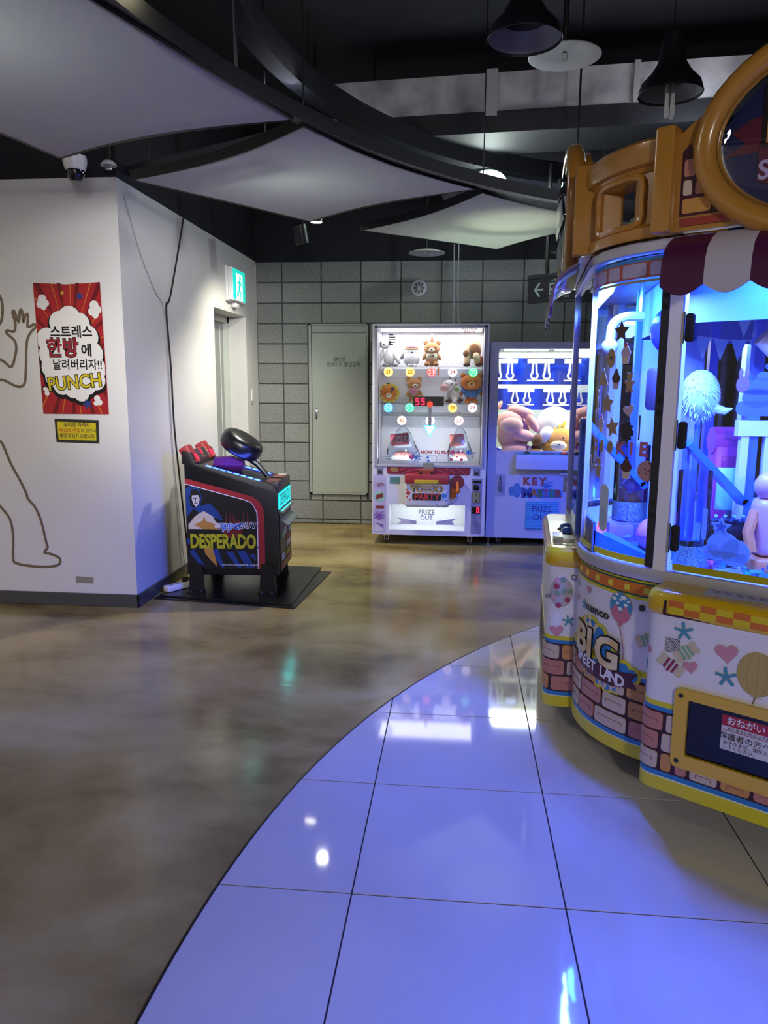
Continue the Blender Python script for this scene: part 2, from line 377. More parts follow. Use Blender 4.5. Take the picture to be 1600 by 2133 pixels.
# ------------------------------------------------------------------ open black ceiling: ring beams, stretched fabric panels, ducts
RC, RR = (3.02, 1.615), 4.197
BAR = mat('ring_bar', '#0d0d12', .45, .2)
ra = [radians(70), radians(215)]
rb = struct(strip(RR-.065, RR-.015, 2.56, 2.625, *ra, 90, *RC).obj('trim_2', BAR))
rb2 = struct(strip(3.16, 3.26, 3.06, 3.19, radians(95), radians(235), 80, 2.178, 3.609).obj('trim_3', mat('ring_beam', '#0f0f16', .9, spec=.1)))
for a in (96, 124, 160, 186):
    p = (RC[0]+(RR-.05)*cos(radians(a)), RC[1]+(RR-.05)*sin(radians(a)))
    G().tube([(*p, 2.63), (*p, ZC)], .007, 6).obj('hanger_rod', BLKM, rb)
def panel(A, B, label):
    A, B = Vector(A), Vector(B); e = B-A; d = Vector((e.y, -e.x)); D, C_ = A-d if False else A+d, B+d
    # make sure D lies further round the ring (away from the walls' side)
    def bow(p, q, k, n=14):
        c = (A+B+C_+D)/4; m_ = (p+q)/2; inn = (c-m_).normalized(); return [p+(q-p)*(t/n)+inn*k*sin(pi*t/n) for t in range(n)]
    loop = bow(A, B, .085)+bow(B, C_, .012)+bow(C_, D, .085)+bow(D, A, .075)
    c = (A+B+C_+D)/4; t = thing('fabric_sail', label, 'ceiling sail', (c.x, c.y, 2.55), 0, 'white fabric ceiling sails')
    P = flatmap((-c.x, -c.y, 0), (1, 0, 0), (0, 1, 0))
    G().prism([(p.x, p.y) for p in loop], P, 0, .006).obj('fabric', FABRIC, t, smooth=0)
    fr = G(); n = len(loop)
    inner = [p+(c-p).normalized()*.004 for p in loop]; outer = [p-(c-p).normalized()*.022 for p in loop]
    for lo, (zz0, zz1) in ((0, (0, .05)),):
        vs = []; fs = []
        for p, q in zip(inner, outer): vs += [(p.x-c.x, p.y-c.y, zz0+.0065), (q.x-c.x, q.y-c.y, zz0-.003), (q.x-c.x, q.y-c.y, zz1), (p.x-c.x, p.y-c.y, zz1)]
        for k in range(n):
            a, b = k*4, ((k+1) % n)*4
            for s_ in range(4): fs.append((a+s_, a+(s_+1) % 4, b+(s_+1) % 4, b+s_))
        fr.add(vs, fs)
    fr.obj('frame', BLKM, t, smooth=0)
    for p in (A, C_):
        q = p+(c-p)*.05; G().tube([(q.x-c.x, q.y-c.y, .05), (q.x-c.x, q.y-c.y, (ZC if c.x < 1 else 3.07)-2.55)], .004, 6).obj('hanger_rod', BLKM, t)
    return t
# panels are given by their inner-ring corner A and outer corner B; the square continues on the far side
def sq_panel(A, B, turn, label):
    A, B = Vector(A), Vector(B)
    return panel(A, B, label) if turn > 0 else panel(B, A, label)
sq_panel((-.754, 3.376), (-2.016, 3.809), -1, 'largest white fabric ceiling sail, the one above the dome camera')
sq_panel((-.708, 3.477), (-1.821, 4.243), 1, 'middle white fabric ceiling sail above the punching game')
sq_panel((.112, 4.69), (-.723, 5.699), 1, 'white fabric ceiling sail with a glowing patch, before the block wall')
sq_panel((1.24, 5.53), (.71, 6.75), 1, 'smallest-looking fabric ceiling sail, a sliver above the hanging direction sign')
# ------------------------------------------------------------------ soft toys
def fur(hexc): return mat('plush_'+hexc, hexc, .95, spec=.1, sheen=.3, bump=(160, .25))
def toy(name, label, loc, h, parts, rz=0, tilt=0, group=None, cat='soft toy'):
    """parts: (part name, material, [(centre, radii, rotation matrix or None)]) in units of the toy's height, facing -y"""
    t = thing(name, label, cat, loc, rz, group); t.rotation_euler = (0, tilt, rz)
    for pn, m_, balls in parts:
        g = G()
        for b in balls:
            c, r = b[0], b[1]; r = r if isinstance(r, tuple) else (r, r, r)
            g.ball([q*h for q in c], [q*h for q in r], 14, 9, b[2] if len(b) > 2 else None)
        g.obj(pn, m_, t, smooth=60)
    return t
EYE = mat('glossy_black_eye', '#0c0b0c', .15)
def bear_parts(c_body, c_ear, c_muz, head=(.29, .24, .24), hz=.64, round_ears=True):
    f = fur(c_body)
    return [('body', f, [((0, 0, .27), (.22, .18, .26)), ((0, -.02, hz), head), ((-.25, -.05, .36), (.07, .08, .15), RY(.5)), ((.25, -.05, .36), (.07, .08, .15), RY(-.5)), ((-.16, -.17, .09), (.10, .15, .09)), ((.16, -.17, .09), (.10, .15, .09))]),
            ('ear', fur(c_ear), [((-head[0]*.75, 0, hz+head[2]*.82), (.10, .06, .10))]), ('ear', fur(c_ear), [((head[0]*.75, 0, hz+head[2]*.82), (.10, .06, .10))]),
            ('muzzle', fur(c_muz), [((0, -head[1]-.005, hz-.06), (.11, .06, .075))]), ('nose', EYE, [((0, -head[1]-.06, hz-.04), (.035, .02, .025))]),
            ('eye', EYE, [((-.13, -head[1]+.02, hz+.03), .024)]), ('eye', EYE, [((.13, -head[1]+.02, hz+.03), .024)])]

# ------------------------------------------------------------------ string-cutting prize machine
YX, YY = -.255, 6.66
yo = thing('prize_machine', 'tall white lit prize machine with hanging toys and numbered discs', 'arcade machine', (YX, YY, 0))
FR = flatmap((0, 0, 0), (1, 0, 0), (0, 0, 1))
BW = mat('bright_white_interior', '#f1f2f3', .5); W0, W1 = .722, 1.925
g = G(); g.box(-.51, -.465, 0, .8, .09, 1.96, .004, 1).box(.465, .51, 0, .8, .09, 1.96, .004, 1).box(-.465, .465, 0, .8, W1, 1.96).box(-.465, .465, .76, .8, .09, W1)
g.box(-.465, .465, 0, .45, .372, W0).box(-.465, -.357, 0, .45, .09, .372).box(.33, .465, 0, .45, .09, .372).box(-.357, .33, 0, .45, .09, .134)
g.obj('cabinet', LAV, yo)
g = G(); g.box(-.465, .465, .40, .42, W0, W1).box(-.357, .33, .30, .32, .134, .372); g.obj('back_panel', BW, yo, smooth=0)
g = G()
for x0, x1, z0, z1 in ((-.49, -.464, W0, W1+.02), (.464, .49, W0, W1+.02), (-.49, .49, W1, W1+.02), (-.49, .49, W0-.012, W0+.006)): g.box(x0, x1, -.008, .012, z0, z1, .003, 1)
wf = g.obj('window_frame', mat('grey_lavender_frame', '#a9a7b6', .35), yo)
G().box(-.455, -.45, -.01, -.008, W0+.02, W1-.004).box(.45, .455, -.01, -.008, W0+.02, W1-.004).obj('seal', DGREY, wf, smooth=0)
G().box(-.464, .464, .004, .009, W0+.006, W1).obj('window_glass', GLASS, yo, smooth=0)
# light strips inside (they light the box)
LEDW = mat('white_led_strip', '#ffffff', .4, emit='#f4f0ff', es=1.6)
G().box(-.44, .44, .03, .06, W1-.03, W1-.01).obj('light_strip', LEDW, yo, smooth=0)
light('prize_machine_top_light', 'AREA', (0, .20, W1-.03), 5.5, (.93, .95, 1), .88, .34, aim=(0, .21, 0), parent=yo)
light('prize_machine_low_light', 'AREA', (0, .06, W0+.05), 3, (.93, .95, 1), .88, .08, aim=(0, .45, 1.6), parent=yo)
light('prize_chute_light', 'AREA', (-.01, .12, .36), 2.2, (.9, .95, 1), .6, .15, aim=(-.01, .2, 0), parent=yo)
# rails, shelves
RAIL = mat('pale_rail', '#d6dbe4', .35); ACR = glass('clear_acrylic', '#eef2f6', 1.3, .05)
g = G()
for z0, z1 in ((1.505, 1.585), (1.185, 1.262), (1.045, 1.15)): g.box(-.452, .452, .36, .40, z0, z1, .004, 1)
g.box(-.42, -.17, .352, .362, 1.07, 1.125, .003, 1).box(-.10, .13, .352, .362, 1.07, 1.125, .003, 1).box(.20, .44, .352, .362, 1.07, 1.125, .003, 1)
g.obj('rail', RAIL, yo)
G().box(-.455, .455, .13, .38, 1.594, 1.598).box(-.455, .455, .13, .38, 1.272, 1.276).obj('shelf', ACR, yo, smooth=0)
G().box(-.30, -.297, .395, .401, 1.6, W1).box(.13, .133, .395, .401, 1.6, W1).box(.30, .303, .395, .401, 1.6, W1).obj('panel_seam', RAIL, yo, smooth=0)
# numbered lit discs on short cords
def disc(n, x, z, hexc, es=1.3, r=.041):
    d = G().lathe([(0, -.006), (r, -.006), (r, .006), (0, .006)], 24, T(x, .11, z) @ RX(pi/2)).obj('number_disc', mat('disc_'+hexc, hexc, .4, emit=hexc, es=es), yo)
    PP = flatmap((x, .1035, z), (1, 0, 0), (0, 0, 1))
    G().lathe([(r*.70, -.0065), (r*.84, -.0065), (r*.84, -.009), (r*.70, -.009)], 24, T(x, .11, z) @ RX(pi/2) @ RY(pi) if False else T(x, .1, z) @ RX(-pi/2)).obj('ring_print', mat('disc_ring', '#ffffff', .4, emit='#ffffff', es=.8), d)
    G().text(n, PP, 0, 0, .046, .003, .004).obj('numeral', mat('disc_numeral', '#b5503c' if hexc in ('#ffd24a', '#ffe9d0', '#ffe2ee') else '#ffffff', .4, emit='#ffffff', es=.5) if hexc not in ('#ffd24a', '#ffe9d0', '#ffe2ee') else mat('disc_numeral_dark', '#d86a50', .5), d, smooth=0)
    G().tube([(x, .11, z+r), (x, .14, z+r+.05)], .0015, 5).obj('cord', DGREY, d)
for n, x, z, c in (('21', -.378, 1.550, '#ffd24a'), ('22', -.184, 1.550, '#ffd24a'), ('23', .007, 1.550, '#ff4a3e'), ('24', .194, 1.550, '#ffe2ee'), ('25', .376, 1.550, '#18e08a'),
                   ('26', -.376, 1.233, '#35b8ff'), ('27', -.184, 1.234, '#16dca0'), ('28', .200, 1.236, '#ffd24a'), ('29', .376, 1.238, '#ffe2ee'),
                   ('30', -.254, 1.12, '#ffe9d0'), ('31', .001, 1.12, '#ffe2ee'), ('32', .259, 1.123, '#ffe2ee')): disc(n, x, z, c)
# counter, pointer
cb = G().box(-.148, .122, .06, .10, 1.247, 1.337, .003, 1).obj('counter_display', mat('display_black', '#0a0709', .25), yo)
RED = mat('red_led', '#ff1530', .4, emit='#ff1a3a', es=4)
PP = flatmap((0, .0595, 0), (1, 0, 0), (0, 0, 1))
def seg7(g, P, u, v, hgt, ch, w=.001, th=.17):
    W_ = hgt*.55; t = hgt*th; h2 = hgt/2; S = {'a': (-W_/2, W_/2, h2-t, h2), 'd': (-W_/2, W_/2, -h2, -h2+t), 'g': (-W_/2, W_/2, -t/2, t/2), 'f': (-W_/2, -W_/2+t, 0, h2), 'b': (W_/2-t, W_/2, 0, h2), 'e': (-W_/2, -W_/2+t, -h2, 0), 'c': (W_/2-t, W_/2, -h2, 0)}
    D = {'5': 'afgcd', '0': 'abcdef', '9': 'abfgcd', '6': 'afgcde', '1': 'bc', '3': 'abgcd'}
    for k in D[ch]: a, b, c, d = S[k]; g.prism([(u+a+v*0, v+c), (u+b, v+c), (u+b, v+d), (u+a, v+d)], P, w*.2, w)
    return g
g = G(); seg7(g, PP, -.112, 1.292, .062, '5'); seg7(g, PP, -.064, 1.292, .062, '5'); g.obj('digits', RED, cb, smooth=0)
G().box(-.038, .008, .057, .06, 1.262, 1.322).box(.025, .118, .057, .06, 1.252, 1.262).obj('display_print', mat('brown_print', '#5b4238', .5), cb, smooth=0)
pt = G().prism([(-.058, 1.078), (.058, 1.078), (0, .972)], FR, -.105, -.09).obj('pointer_arrow', mat('cyan_led', '#7ff4ff', .4, emit='#38e6ff', es=2.0), yo, smooth=0)
G().prism([(-.042, 1.07), (.042, 1.07), (0, .993)], FR, -.09, -.086).obj('arrow_centre', mat('white_led', '#ffffff', .4, emit='#ffffff', es=1.5), pt, smooth=0)
G().box(-.014, .014, .09, .105, 1.07, 1.25).obj('pointer_shaft', mat('pale_shaft', '#dfeaf2', .3), pt, smooth=0)
G().lathe([(0, -.006), (.026, -.006), (.026, .006), (0, .006)], 20, T(0, .055, 1.268) @ RX(pi/2)).obj('pointer_knob', mat('knob_red', '#ff5a3c', .4, emit='#ff4a30', es=1), pt)
# print on the glass
GP = flatmap((0, -.001+.004, 0), (1, 0, 0), (0, 0, 1))
gl = [o for o in yo.children if o.name.startswith('window_glass')][0]
G().text('YOYOO', GP, .335, 1.92, .037, .001, .006).obj('lettering', mat('yellow_print', '#f6d52a', .5), gl, smooth=0)
G().text('PARTY', GP, .335, 1.889, .033, .001, .006).obj('lettering', mat('orange_print', '#e0603a', .5), gl, smooth=0)
g = G()
for k, (x0, x1) in enumerate(((-.368, -.325), (-.365, -.308), (-.365, -.305), (-.365, -.308), (-.365, -.327))): g.prism(rrect(x0, x1, 1.862-.021*k, 1.872-.021*k, .004), GP, .0005, .001)
g.obj('bar_print', DGREY, gl, smooth=0)
G().text('HOW TO PLAY', GP, .065, .845, .04, .001, .02).obj('lettering', mat('red_print', '#c8392f', .5), gl, smooth=0)
g = G()
for x0, x1 in ((-.028, .068), (.078, .176), (.186, .314)):
    for a, b, c, d in ((x0, x1, .811, .814), (x0, x1, .752, .755), (x0, x0+.003, .752, .814), (x1-.003, x1, .752, .814)): g.prism([(a, c), (b, c), (b, d), (a, d)], GP, .0005, .001)
for x0, x1, z in ((-.44, -.335, .80), (-.44, -.335, .783), (-.44, -.335, .768)): g.prism([(x0, z), (x1, z), (x1, z+.003), (x0, z+.003)], GP, .0005, .001)
g.obj('instruction_boxes', DGREY, gl, smooth=0, kind='stuff')
g = G()
for x, z, r, n_ in ((-.01, .797, .012, 8), (-.005, .77, .012, 8), (.21, .787, .0, 0)):
    if r: g.prism(circle(x, z, r, n_), GP, .0006, .0012)
for p in asterisk(-.115, .80, .055, .007, pi/2, 9): g.prism(p, GP, .0006, .0012)
g.prism(star(.35, .848, .035, .4, 6), GP, .0006, .0012); g.prism([(.33, .845), (.41, .85), (.41, .84), (.33, .835)], GP, .0006, .0012)
g.obj('blue_print', mat('blue_print', '#3c78c8', .5), gl, smooth=0, kind='stuff')
g = G(); g.prism(star(.215, .85, .028, .5, 7), GP, .0006, .0012); g.prism(star(.262, .85, .02, .5, 7), GP, .0006, .0012); g.prism([(.17, .84), (.29, .852), (.31, .86), (.30, .845), (.17, .833)], GP, .0006, .0012)
g.prism(circle(-.15, .80, .03, 14, .02), GP, .0006, .0012); g.prism(circle(.2, .782, .016, 10, .012), GP, .0006, .0012); g.prism(circle(.29, .782, .016, 10, .012), GP, .0006, .0012); g.prism(circle(.25, .808, .012, 8, .006), GP, .0006, .0012)
g.obj('pink_print', mat('pink_print', '#d4567c', .5), gl, smooth=0, kind='stuff')
# lower front
LP = flatmap((0, -.001, 0), (1, 0, 0), (0, 0, 1))
rp = G().prism([(-.376, .722), (.37, .722), (.37, .66), (.355, .645), (-.36, .645), (-.376, .66)], LP, 0, .002).obj('red_print_panel', mat('maroon_print', '#8f2233', .4), yo, smooth=0)
g = G()
for k in range(5): 
    q = [(-.03+(.1+.07*k)*cos(radians(a)), .60+(.1+.07*k)*.4*sin(radians(a))) for a in range(20, 161, 10)]
    q = [(a, b) for a, b in q if .647 < b < .72 and -.37 < a < .365]
    for (a, b), (c, d) in zip(q, q[1:]):
        if abs(a-c) < .12: g.prism([(a, b), (c, d), (c, d+.003), (a, b+.003)], LP, .002, .0026)
g.obj('swirl_lines', mat('pale_red_print', '#d98d96', .4), rp, smooth=0)
G().prism(circle(-.31, .69, .035, 14, .024), LP, .002, .003).text('100%', LP, -.31, .69, .03, .004).obj('badge_print', mat('tan_print', '#b78a4e', .5), rp, smooth=0)
sp = G().prism(rrect(-.5, -.385, .118, .632, .004), LP, 0, .002).obj('side_print_panel', mat('lilac_print', '#b7a6cc', .4, noise=(6, '#d9d3e6', 2)), yo, smooth=0)
g = G(); g.prism(circle(-.44, .44, .05, 20), LP, .002, .003); g.obj('balloon_print', mat('mint_print', '#9fd0b8', .5), sp, smooth=0)
g = G(); g.text('100%', LP, -.442, .545, .04, .0035, .003, rot=.2).prism([(-.475, .45), (-.41, .475), (-.405, .435), (-.47, .41)], LP, .003, .004).prism(rrect(-.475, -.4, .33, .355, .005), LP, .003, .004); g.obj('badge_print', mat('brown_red_print', '#8a3c38', .5), sp, smooth=0)
g = G()
for p in asterisk(-.445, .265, .05, .01, pi/2, 9): g.prism(p, LP, .003, .004)
g.prism(circle(-.445, .255, .025, 12), LP, .003, .0045).prism([(-.48, .20), (-.41, .185), (-.40, .15), (-.44, .175)], LP, .003, .004); g.obj('splash_print', mat('purple_print', '#8656a6', .5), sp, smooth=0)
for nm, x0, x1, z0, z1 in (('lock_plate', -.467, -.411, .64, .706), ('lock_plate', .393, .455, .64, .703)):
    o = G().box(x0, x1, -.006, 0, z0, z1, .003, 1).obj(nm, mat('grey_plate', '#8d8ca0', .35, .4), yo)
    G().box(x0+.014, x1-.014, -.009, -.006, z0+.012, z1-.03).obj('lock_hole', mat('dark_hole', '#17171f', .5), o, smooth=0)
G().box(-.349, -.259, -.003, 0, .56, .622).obj('green_label', mat('teal_label', '#5e8c86', .5), yo, smooth=0)
# coin panel
cp = G().box(.385, .475, -.006, 0, .118, .62, .003, 1).obj('coin_panel', mat('lilac_grey_panel', '#9a93b0', .35), yo)
G().box(.393, .462, -.012, -.006, .40, .50, .003, 1).obj('coin_plate', STEEL, cp)
G().box(.424, .430, -.0135, -.012, .458, .486).box(.422, .434, -.0135, -.012, .41, .43).obj('coin_slot', mat('dark_hole', '#17171f', .5), cp, smooth=0)
G().box(.393, .466, -.011, -.006, .575, .60, .002, 1).box(.403, .45, -.012, -.006, .513, .56, .008, 2).obj('coin_display', mat('display_black', '#0a0709', .25), cp)
o = G().box(.392, .464, -.012, -.006, .30, .362, .003, 1).obj('credit_display', mat('display_black', '#0a0709', .25), cp)
g = G(); seg7(g, flatmap((0, -.0122, 0), (1, 0, 0), (0, 0, 1)), .445, .332, .045, '0', .0012); g.obj('digits', RED, o, smooth=0)
# drum box with crank
bx = G().box(-.21, .19, -.10, 0, .36, .60, .03, 4).obj('drum_box', PWHITE, yo)
G().box(-.205, .185, -.125, 0, .575, .66, .012, 3).obj('drum_lid', mat('red_plastic', '#b3323a', .35), bx)
G().box(-.12, .095, -.13, -.12, .578, .612, .004, 1).obj('yellow_strip', mat('yellow_plastic', '#ddb92c', .35), bx)
G().box(-.09, .055, -.10, -.03, .60, .70, .006, 1).obj('orange_block', mat('orange_brown_plastic', '#a8442c', .4), bx)
G().box(-.075, -.055, -.104, -.1, .645, .685).box(.022, .042, -.104, -.1, .645, .685).obj('block_slots', mat('dark_hole', '#17171f', .5), bx, smooth=0)
G().box(-.05, .045, -.02, -.012, .68, .75, .003, 1).obj('bracket', STEEL, yo)
BP = flatmap((-.01, -.1002, 0), (1, 0, 0), (0, 0, 1))
G().text('YOYOO', BP, 0, .525, .085, .001, .022, sx=.88).text('PARTY', BP, 0, .455, .08, .001, .022, sx=.88).prism(rrect(-.13, .13, .425, .49, .02), BP, .0004, .001).obj('logo_backing', mat('navy_print', '#22232f', .5), bx, smooth=0)
G().text('YOYOO', BP, 0, .525, .088, .002, .02, sx=.92).obj('lettering', mat('gold_print', '#e7b94a', .45), bx, smooth=0)
G().text('PARTY', BP, 0, .455, .082, .002, .018, sx=.92).obj('lettering', mat('red_print2', '#d0453f', .45), bx, smooth=0)
g = G()
for x, z, r in ((-.165, .49, .02), (-.175, .455, .008), (-.15, .43, .009), (-.178, .52, .007)): g.prism(circle(x, z, r, 10), BP, .0005, .0015)
g.obj('red_splash', mat('red_print2', '#d0453f', .45), bx, smooth=0)
g = G()
for x, z, r in ((.155, .47, .024), (.18, .50, .008), (.17, .43, .009), (.14, .435, .008)): g.prism(circle(x, z, r, 10), BP, .0005, .0015)
g.obj('blue_splash', mat('blue_print2', '#3d86d4', .45), bx, smooth=0)
cr = G().lathe([(0, -.03), (.055, -.03), (.06, -.02), (.06, .03), (0, .03)], 24, T(.258, -.045, .587) @ RX(pi/2)).obj('crank_wheel', mat('dark_red_plastic', '#7d2733', .4), yo)
G().box(.20, .25, -.06, 0, .44, .56, .012, 2).obj('crank_bracket', mat('orange_plastic', '#cf6a2c', .4), cr)
G().tube([(.258, -.075, .587), (.262, -.10, .56), (.262, -.11, .535)], .014, 10).ball((.262, -.12, .52), (.022, .022, .024)).obj('crank_handle', mat('orange_plastic2', '#e2772f', .35), cr)
G().tube(spline([(.27, -.05, .50), (.24, -.08, .42), (.12, -.13, .375), (.08, -.12, .40)], 6), .002, 5).tube(spline([(-.09, -.10, .69), (-.08, -.13, .57), (-.04, -.14, .53), (.05, -.14, .54), (.09, -.13, .60)], 6), .002, 5).obj('wire', DGREY, yo)
# prize door
G().box(-.355, .328, .01, .016, .136, .37).obj('prize_flap', glass('milky_acrylic', '#f3f7f8', 1.4, .15, .12), yo, smooth=0)
g = G(); PO = flatmap((-.015, .009, 0), (1, 0, 0), (0, 0, 1))
g.text('PRIZE', PO, 0, .30, .06, .001, .004).text('OUT', PO, 0, .25, .055, .001, .004)
for s in (-1, 1): g.prism([(s*.09, .22), (s*.27, .25), (s*.23, .22), (s*.26, .19), (s*.09, .19)][::s], PO, .0004, .001)
g.obj('lettering', mat('pale_lilac_print', '#dcdae8', .5), yo, smooth=0)
# casters
def caster(par, x, y, zt=.09):
    c = G().box(x-.03, x+.03, y-.03, y+.03, zt-.012, zt).box(x-.02, x-.014, y-.02, y+.025, .03, zt-.01).box(x+.014, x+.02, y-.02, y+.025, .03, zt-.01).obj('caster', STEEL, par)
    G().lathe([(0, -.012), (.03, -.012), (.035, -.006), (.035, .006), (.03, .012), (0, .012)], 20, T(x, y+.01, .035) @ RY(pi/2)).obj('wheel', mat('brown_wheel', '#5b3a36', .5), c)
for x, y in ((-.38, .06), (.38, .06), (-.38, .7), (.38, .7)): caster(yo, x, y)
light_cable = G().tube(spline([(.19, .40, 1.96), (.19, .42, 2.25), (.185, .4, 2.62), (.185, .4, 3.06)], 6), .006, 6)
light_cable.tube(spline([(.245, .42, 1.96), (.225, .42, 2.25), (.225, .4, 2.62), (.225, .4, 3.06)], 6), .006, 6); light_cable.obj('power_cable', mat('grey_cable', '#8d8f98', .5), yo)

# toys on the two shelves of the prize machine
def L(x, z, d=.24): return (YX+x, YY+d, z)
T1 = toy('meerkat_plush', 'white and grey long-bodied soft toy with dark eye patches, top shelf', L(-.385, 1.599), .255, [
    ('body', fur('#d9d9d6'), [((0, 0, .30), (.20, .16, .32)), ((-.14, -.04, .80), (.22, .18, .19)), ((-.26, -.04, .38), (.07, .08, .24), RY(.25)), ((.26, -.04, .30), (.07, .08, .24), RY(-.5))]),
    ('foot', fur('#8d8a8c'), [((-.12, -.14, .05), (.12, .16, .06))]), ('foot', fur('#8d8a8c'), [((.22, -.14, .05), (.12, .16, .06))]),
    ('eye_patch', fur('#55555c'), [((-.28, -.17, .80), (.05, .03, .06))]), ('eye_patch', fur('#55555c'), [((.04, -.17, .84), (.05, .03, .06))]), ('muzzle', fur('#f0efec'), [((-.16, -.22, .76), (.09, .06, .08))]), ('nose', EYE, [((-.16, -.28, .77), .03)]),
    ('tail', fur('#8d8a8c'), [((.50, .02, .38), (.07, .06, .15), RY(.6))])], group=None)
toy('round_plush', 'round white soft toy wearing a pink knitted cap, top shelf', L(-.18, 1.599), .21, [
    ('body', fur('#eef2f6'), [((0, 0, .36), (.36, .30, .38)), ((0, 0, .62), (.31, .27, .26)), ((-.05, -.26, .05), (.10, .1, .06)), ((.17, -.26, .05), (.10, .1, .06))]),
    ('cap', fur('#e9b4c4'), [((0, 0, .84), (.30, .27, .17))]), ('cap_band', fur('#e3c87c'), [((0, 0, .73), (.315, .28, .06))]),
    ('nose', EYE, [((.04, -.28, .60), (.035, .03, .028))]), ('eye', EYE, [((-.09, -.26, .66), .022)]), ('eye', EYE, [((.16, -.24, .66), .022)])])
tb = toy('teddy_bear', 'tan teddy bear wearing a brown party hat, top shelf', L(.003, 1.599), .25, bear_parts('#b98a5e', '#a67a52', '#e6d6bc'))
G().lathe([(.082*.25/.25*.28, 0), (.0, .062)], 16, T(0, 0, .213)).obj('party_hat', mat('brown_hat', '#8a5a3e', .8), tb)
G().ball((0, 0, .28), .012).obj('pompom', fur('#e8d9b0'), tb)
G().ball((0, -.002, .092), (.062, .05, .05)).obj('shirt', mat('pale_green_shirt', '#d8dcc4', .9), tb)
G().text('JAM', flatmap((0, -.0535, .095), (1, 0, 0), (0, 0, 1)), 0, 0, .03, .001, .003).obj('shirt_print', mat('brown_print2', '#6a4a34', .6), tb, smooth=0)
G().box(.055, .068, -.055, -.05, -.075, -.005, .002).obj('paper_tag', mat('orange_tag', '#e0963c', .6), tb)
toy('puppy_plush', 'cream soft toy hunched over with brown patches and boots, top shelf', L(.375, 1.599), .26, [
    ('body', fur('#dcc093'), [((0, .02, .62), (.28, .24, .36)), ((-.20, -.05, .25), (.11, .12, .25)), ((.16, -.05, .25), (.13, .12, .25))]),
    ('face_patch', fur('#7c5534'), [((.05, -.17, .55), (.20, .12, .24), RY(-.5))]), ('snout', fur('#e8d2aa'), [((.10, -.26, .36), (.12, .09, .12))]), ('paw', fur('#7c5534'), [((-.26, -.12, .45), (.10, .09, .12))]),
    ('boot', fur('#5c3a26'), [((-.22, -.08, .07), (.12, .14, .07))]), ('boot', fur('#5c3a26'), [((.20, -.08, .07), (.13, .14, .07))]), ('scarf', fur('#b5322c'), [((.29, -.12, .2), (.04, .04, .16))])])
ln = toy('lion_cushion', 'orange lion-faced cushion with a yellow ruffled mane, lower shelf', L(-.385, 1.277), .172, [
    ('face', fur('#d8792a'), [((0, -.05, .5), (.42, .24, .38))]), ('muzzle', fur('#ecd9b8'), [((.02, -.26, .38), (.16, .08, .12))]), ('nose', EYE, [((.02, -.33, .44), (.05, .03, .035))]),
    ('eye', EYE, [((-.18, -.25, .52), .035)]), ('eye', EYE, [((.18, -.25, .56), .035)]), ('mane', fur('#e3c43a'), [((.46*cos(2*pi*k/12), .06, .5+.40*sin(2*pi*k/12)), (.13, .10, .12)) for k in range(12)]), ('leaf', fur('#3f7d3a'), [((-.04, .02, 1.0), (.10, .05, .05))]),
    ('badge', mat('dark_badge', '#3c4660', .4), [((.22, -.24, .72), (.11, .04, .10))])])
hb = toy('teddy_bear', 'tan teddy bear hugging a pink heart, lower shelf', L(-.155, 1.277), .235, bear_parts('#cf9c5e', '#cf9c5e', '#efe6d8', hz=.70), rz=.25)
g = G(); g.prism(heart(0, 0, .042), flatmap((-.02, -.06, .10), (1, 0, 0), (0, 0, 1)), 0, .028, bev=.006); g.obj('heart', fur('#e79bb0'), hb)
toy('cow_plush', 'white cow soft toy with a pink muzzle and brown hooves, lower shelf', L(.185, 1.277), .225, [
    ('body', fur('#ece7df'), [((.12, 0, .33), (.30, .22, .28)), ((-.10, -.06, .70), (.26, .22, .22))]), ('muzzle', fur('#e7bdb6'), [((-.26, -.18, .60), (.20, .16, .17))]),
    ('horn', fur('#7b5a48'), [((-.08, 0, .95), (.03, .03, .08), RY(.3))]), ('horn', fur('#7b5a48'), [((.16, 0, .93), (.03, .03, .08), RY(.5))]), ('ear', fur('#e7bdb6'), [((.18, -.03, .76), (.10, .04, .06), RY(-.4))]),
    ('hoof', fur('#5f3b31'), [((-.10, -.12, .07), (.14, .13, .07))]), ('hoof', fur('#5f3b31'), [((.36, -.10, .09), (.14, .13, .08), RY(-.4))]), ('patch', fur('#93b84a'), [((.22, -.17, .55), (.10, .04, .08))]),
    ('eye', EYE, [((-.20, -.24, .76), .025)]), ('eye', EYE, [((.02, -.27, .76), .025)])])
hp = toy('teddy_bear', 'orange round-headed soft toy in a blue hooded sweater, lower shelf', L(.365, 1.277), .255, [
    ('body', fur('#cf7430'), [((0, 0, .27), (.21, .17, .24)), ((0, -.02, .72), (.40, .28, .29)), ((-.13, -.12, .06), (.12, .14, .07)), ((.13, -.12, .06), (.12, .14, .07)), ((-.36, -.03, .34), (.08, .08, .09)), ((.36, -.03, .34), (.08, .08, .09))]),
    ('sweater', fur('#4a82c8'), [((0, 0, .32), (.25, .20, .20)), ((-.26, -.02, .40), (.13, .11, .09), RY(.5)), ((.26, -.02, .40), (.13, .11, .09), RY(-.5))]), ('hood', fur('#4a82c8'), [((0, .12, .70), (.42, .22, .30))]),
    ('muzzle', fur('#e8b070'), [((0, -.27, .64), (.13, .07, .10))]), ('nose', EYE, [((0, -.335, .68), (.04, .025, .03))]), ('ear', fur('#cf7430'), [((-.30, 0, .96), (.10, .06, .10))]), ('ear', fur('#cf7430'), [((.30, 0, .96), (.10, .06, .10))]), ('eye', EYE, [((-.15, -.27, .76), .022)]), ('eye', EYE, [((.15, -.27, .76), .022)])])
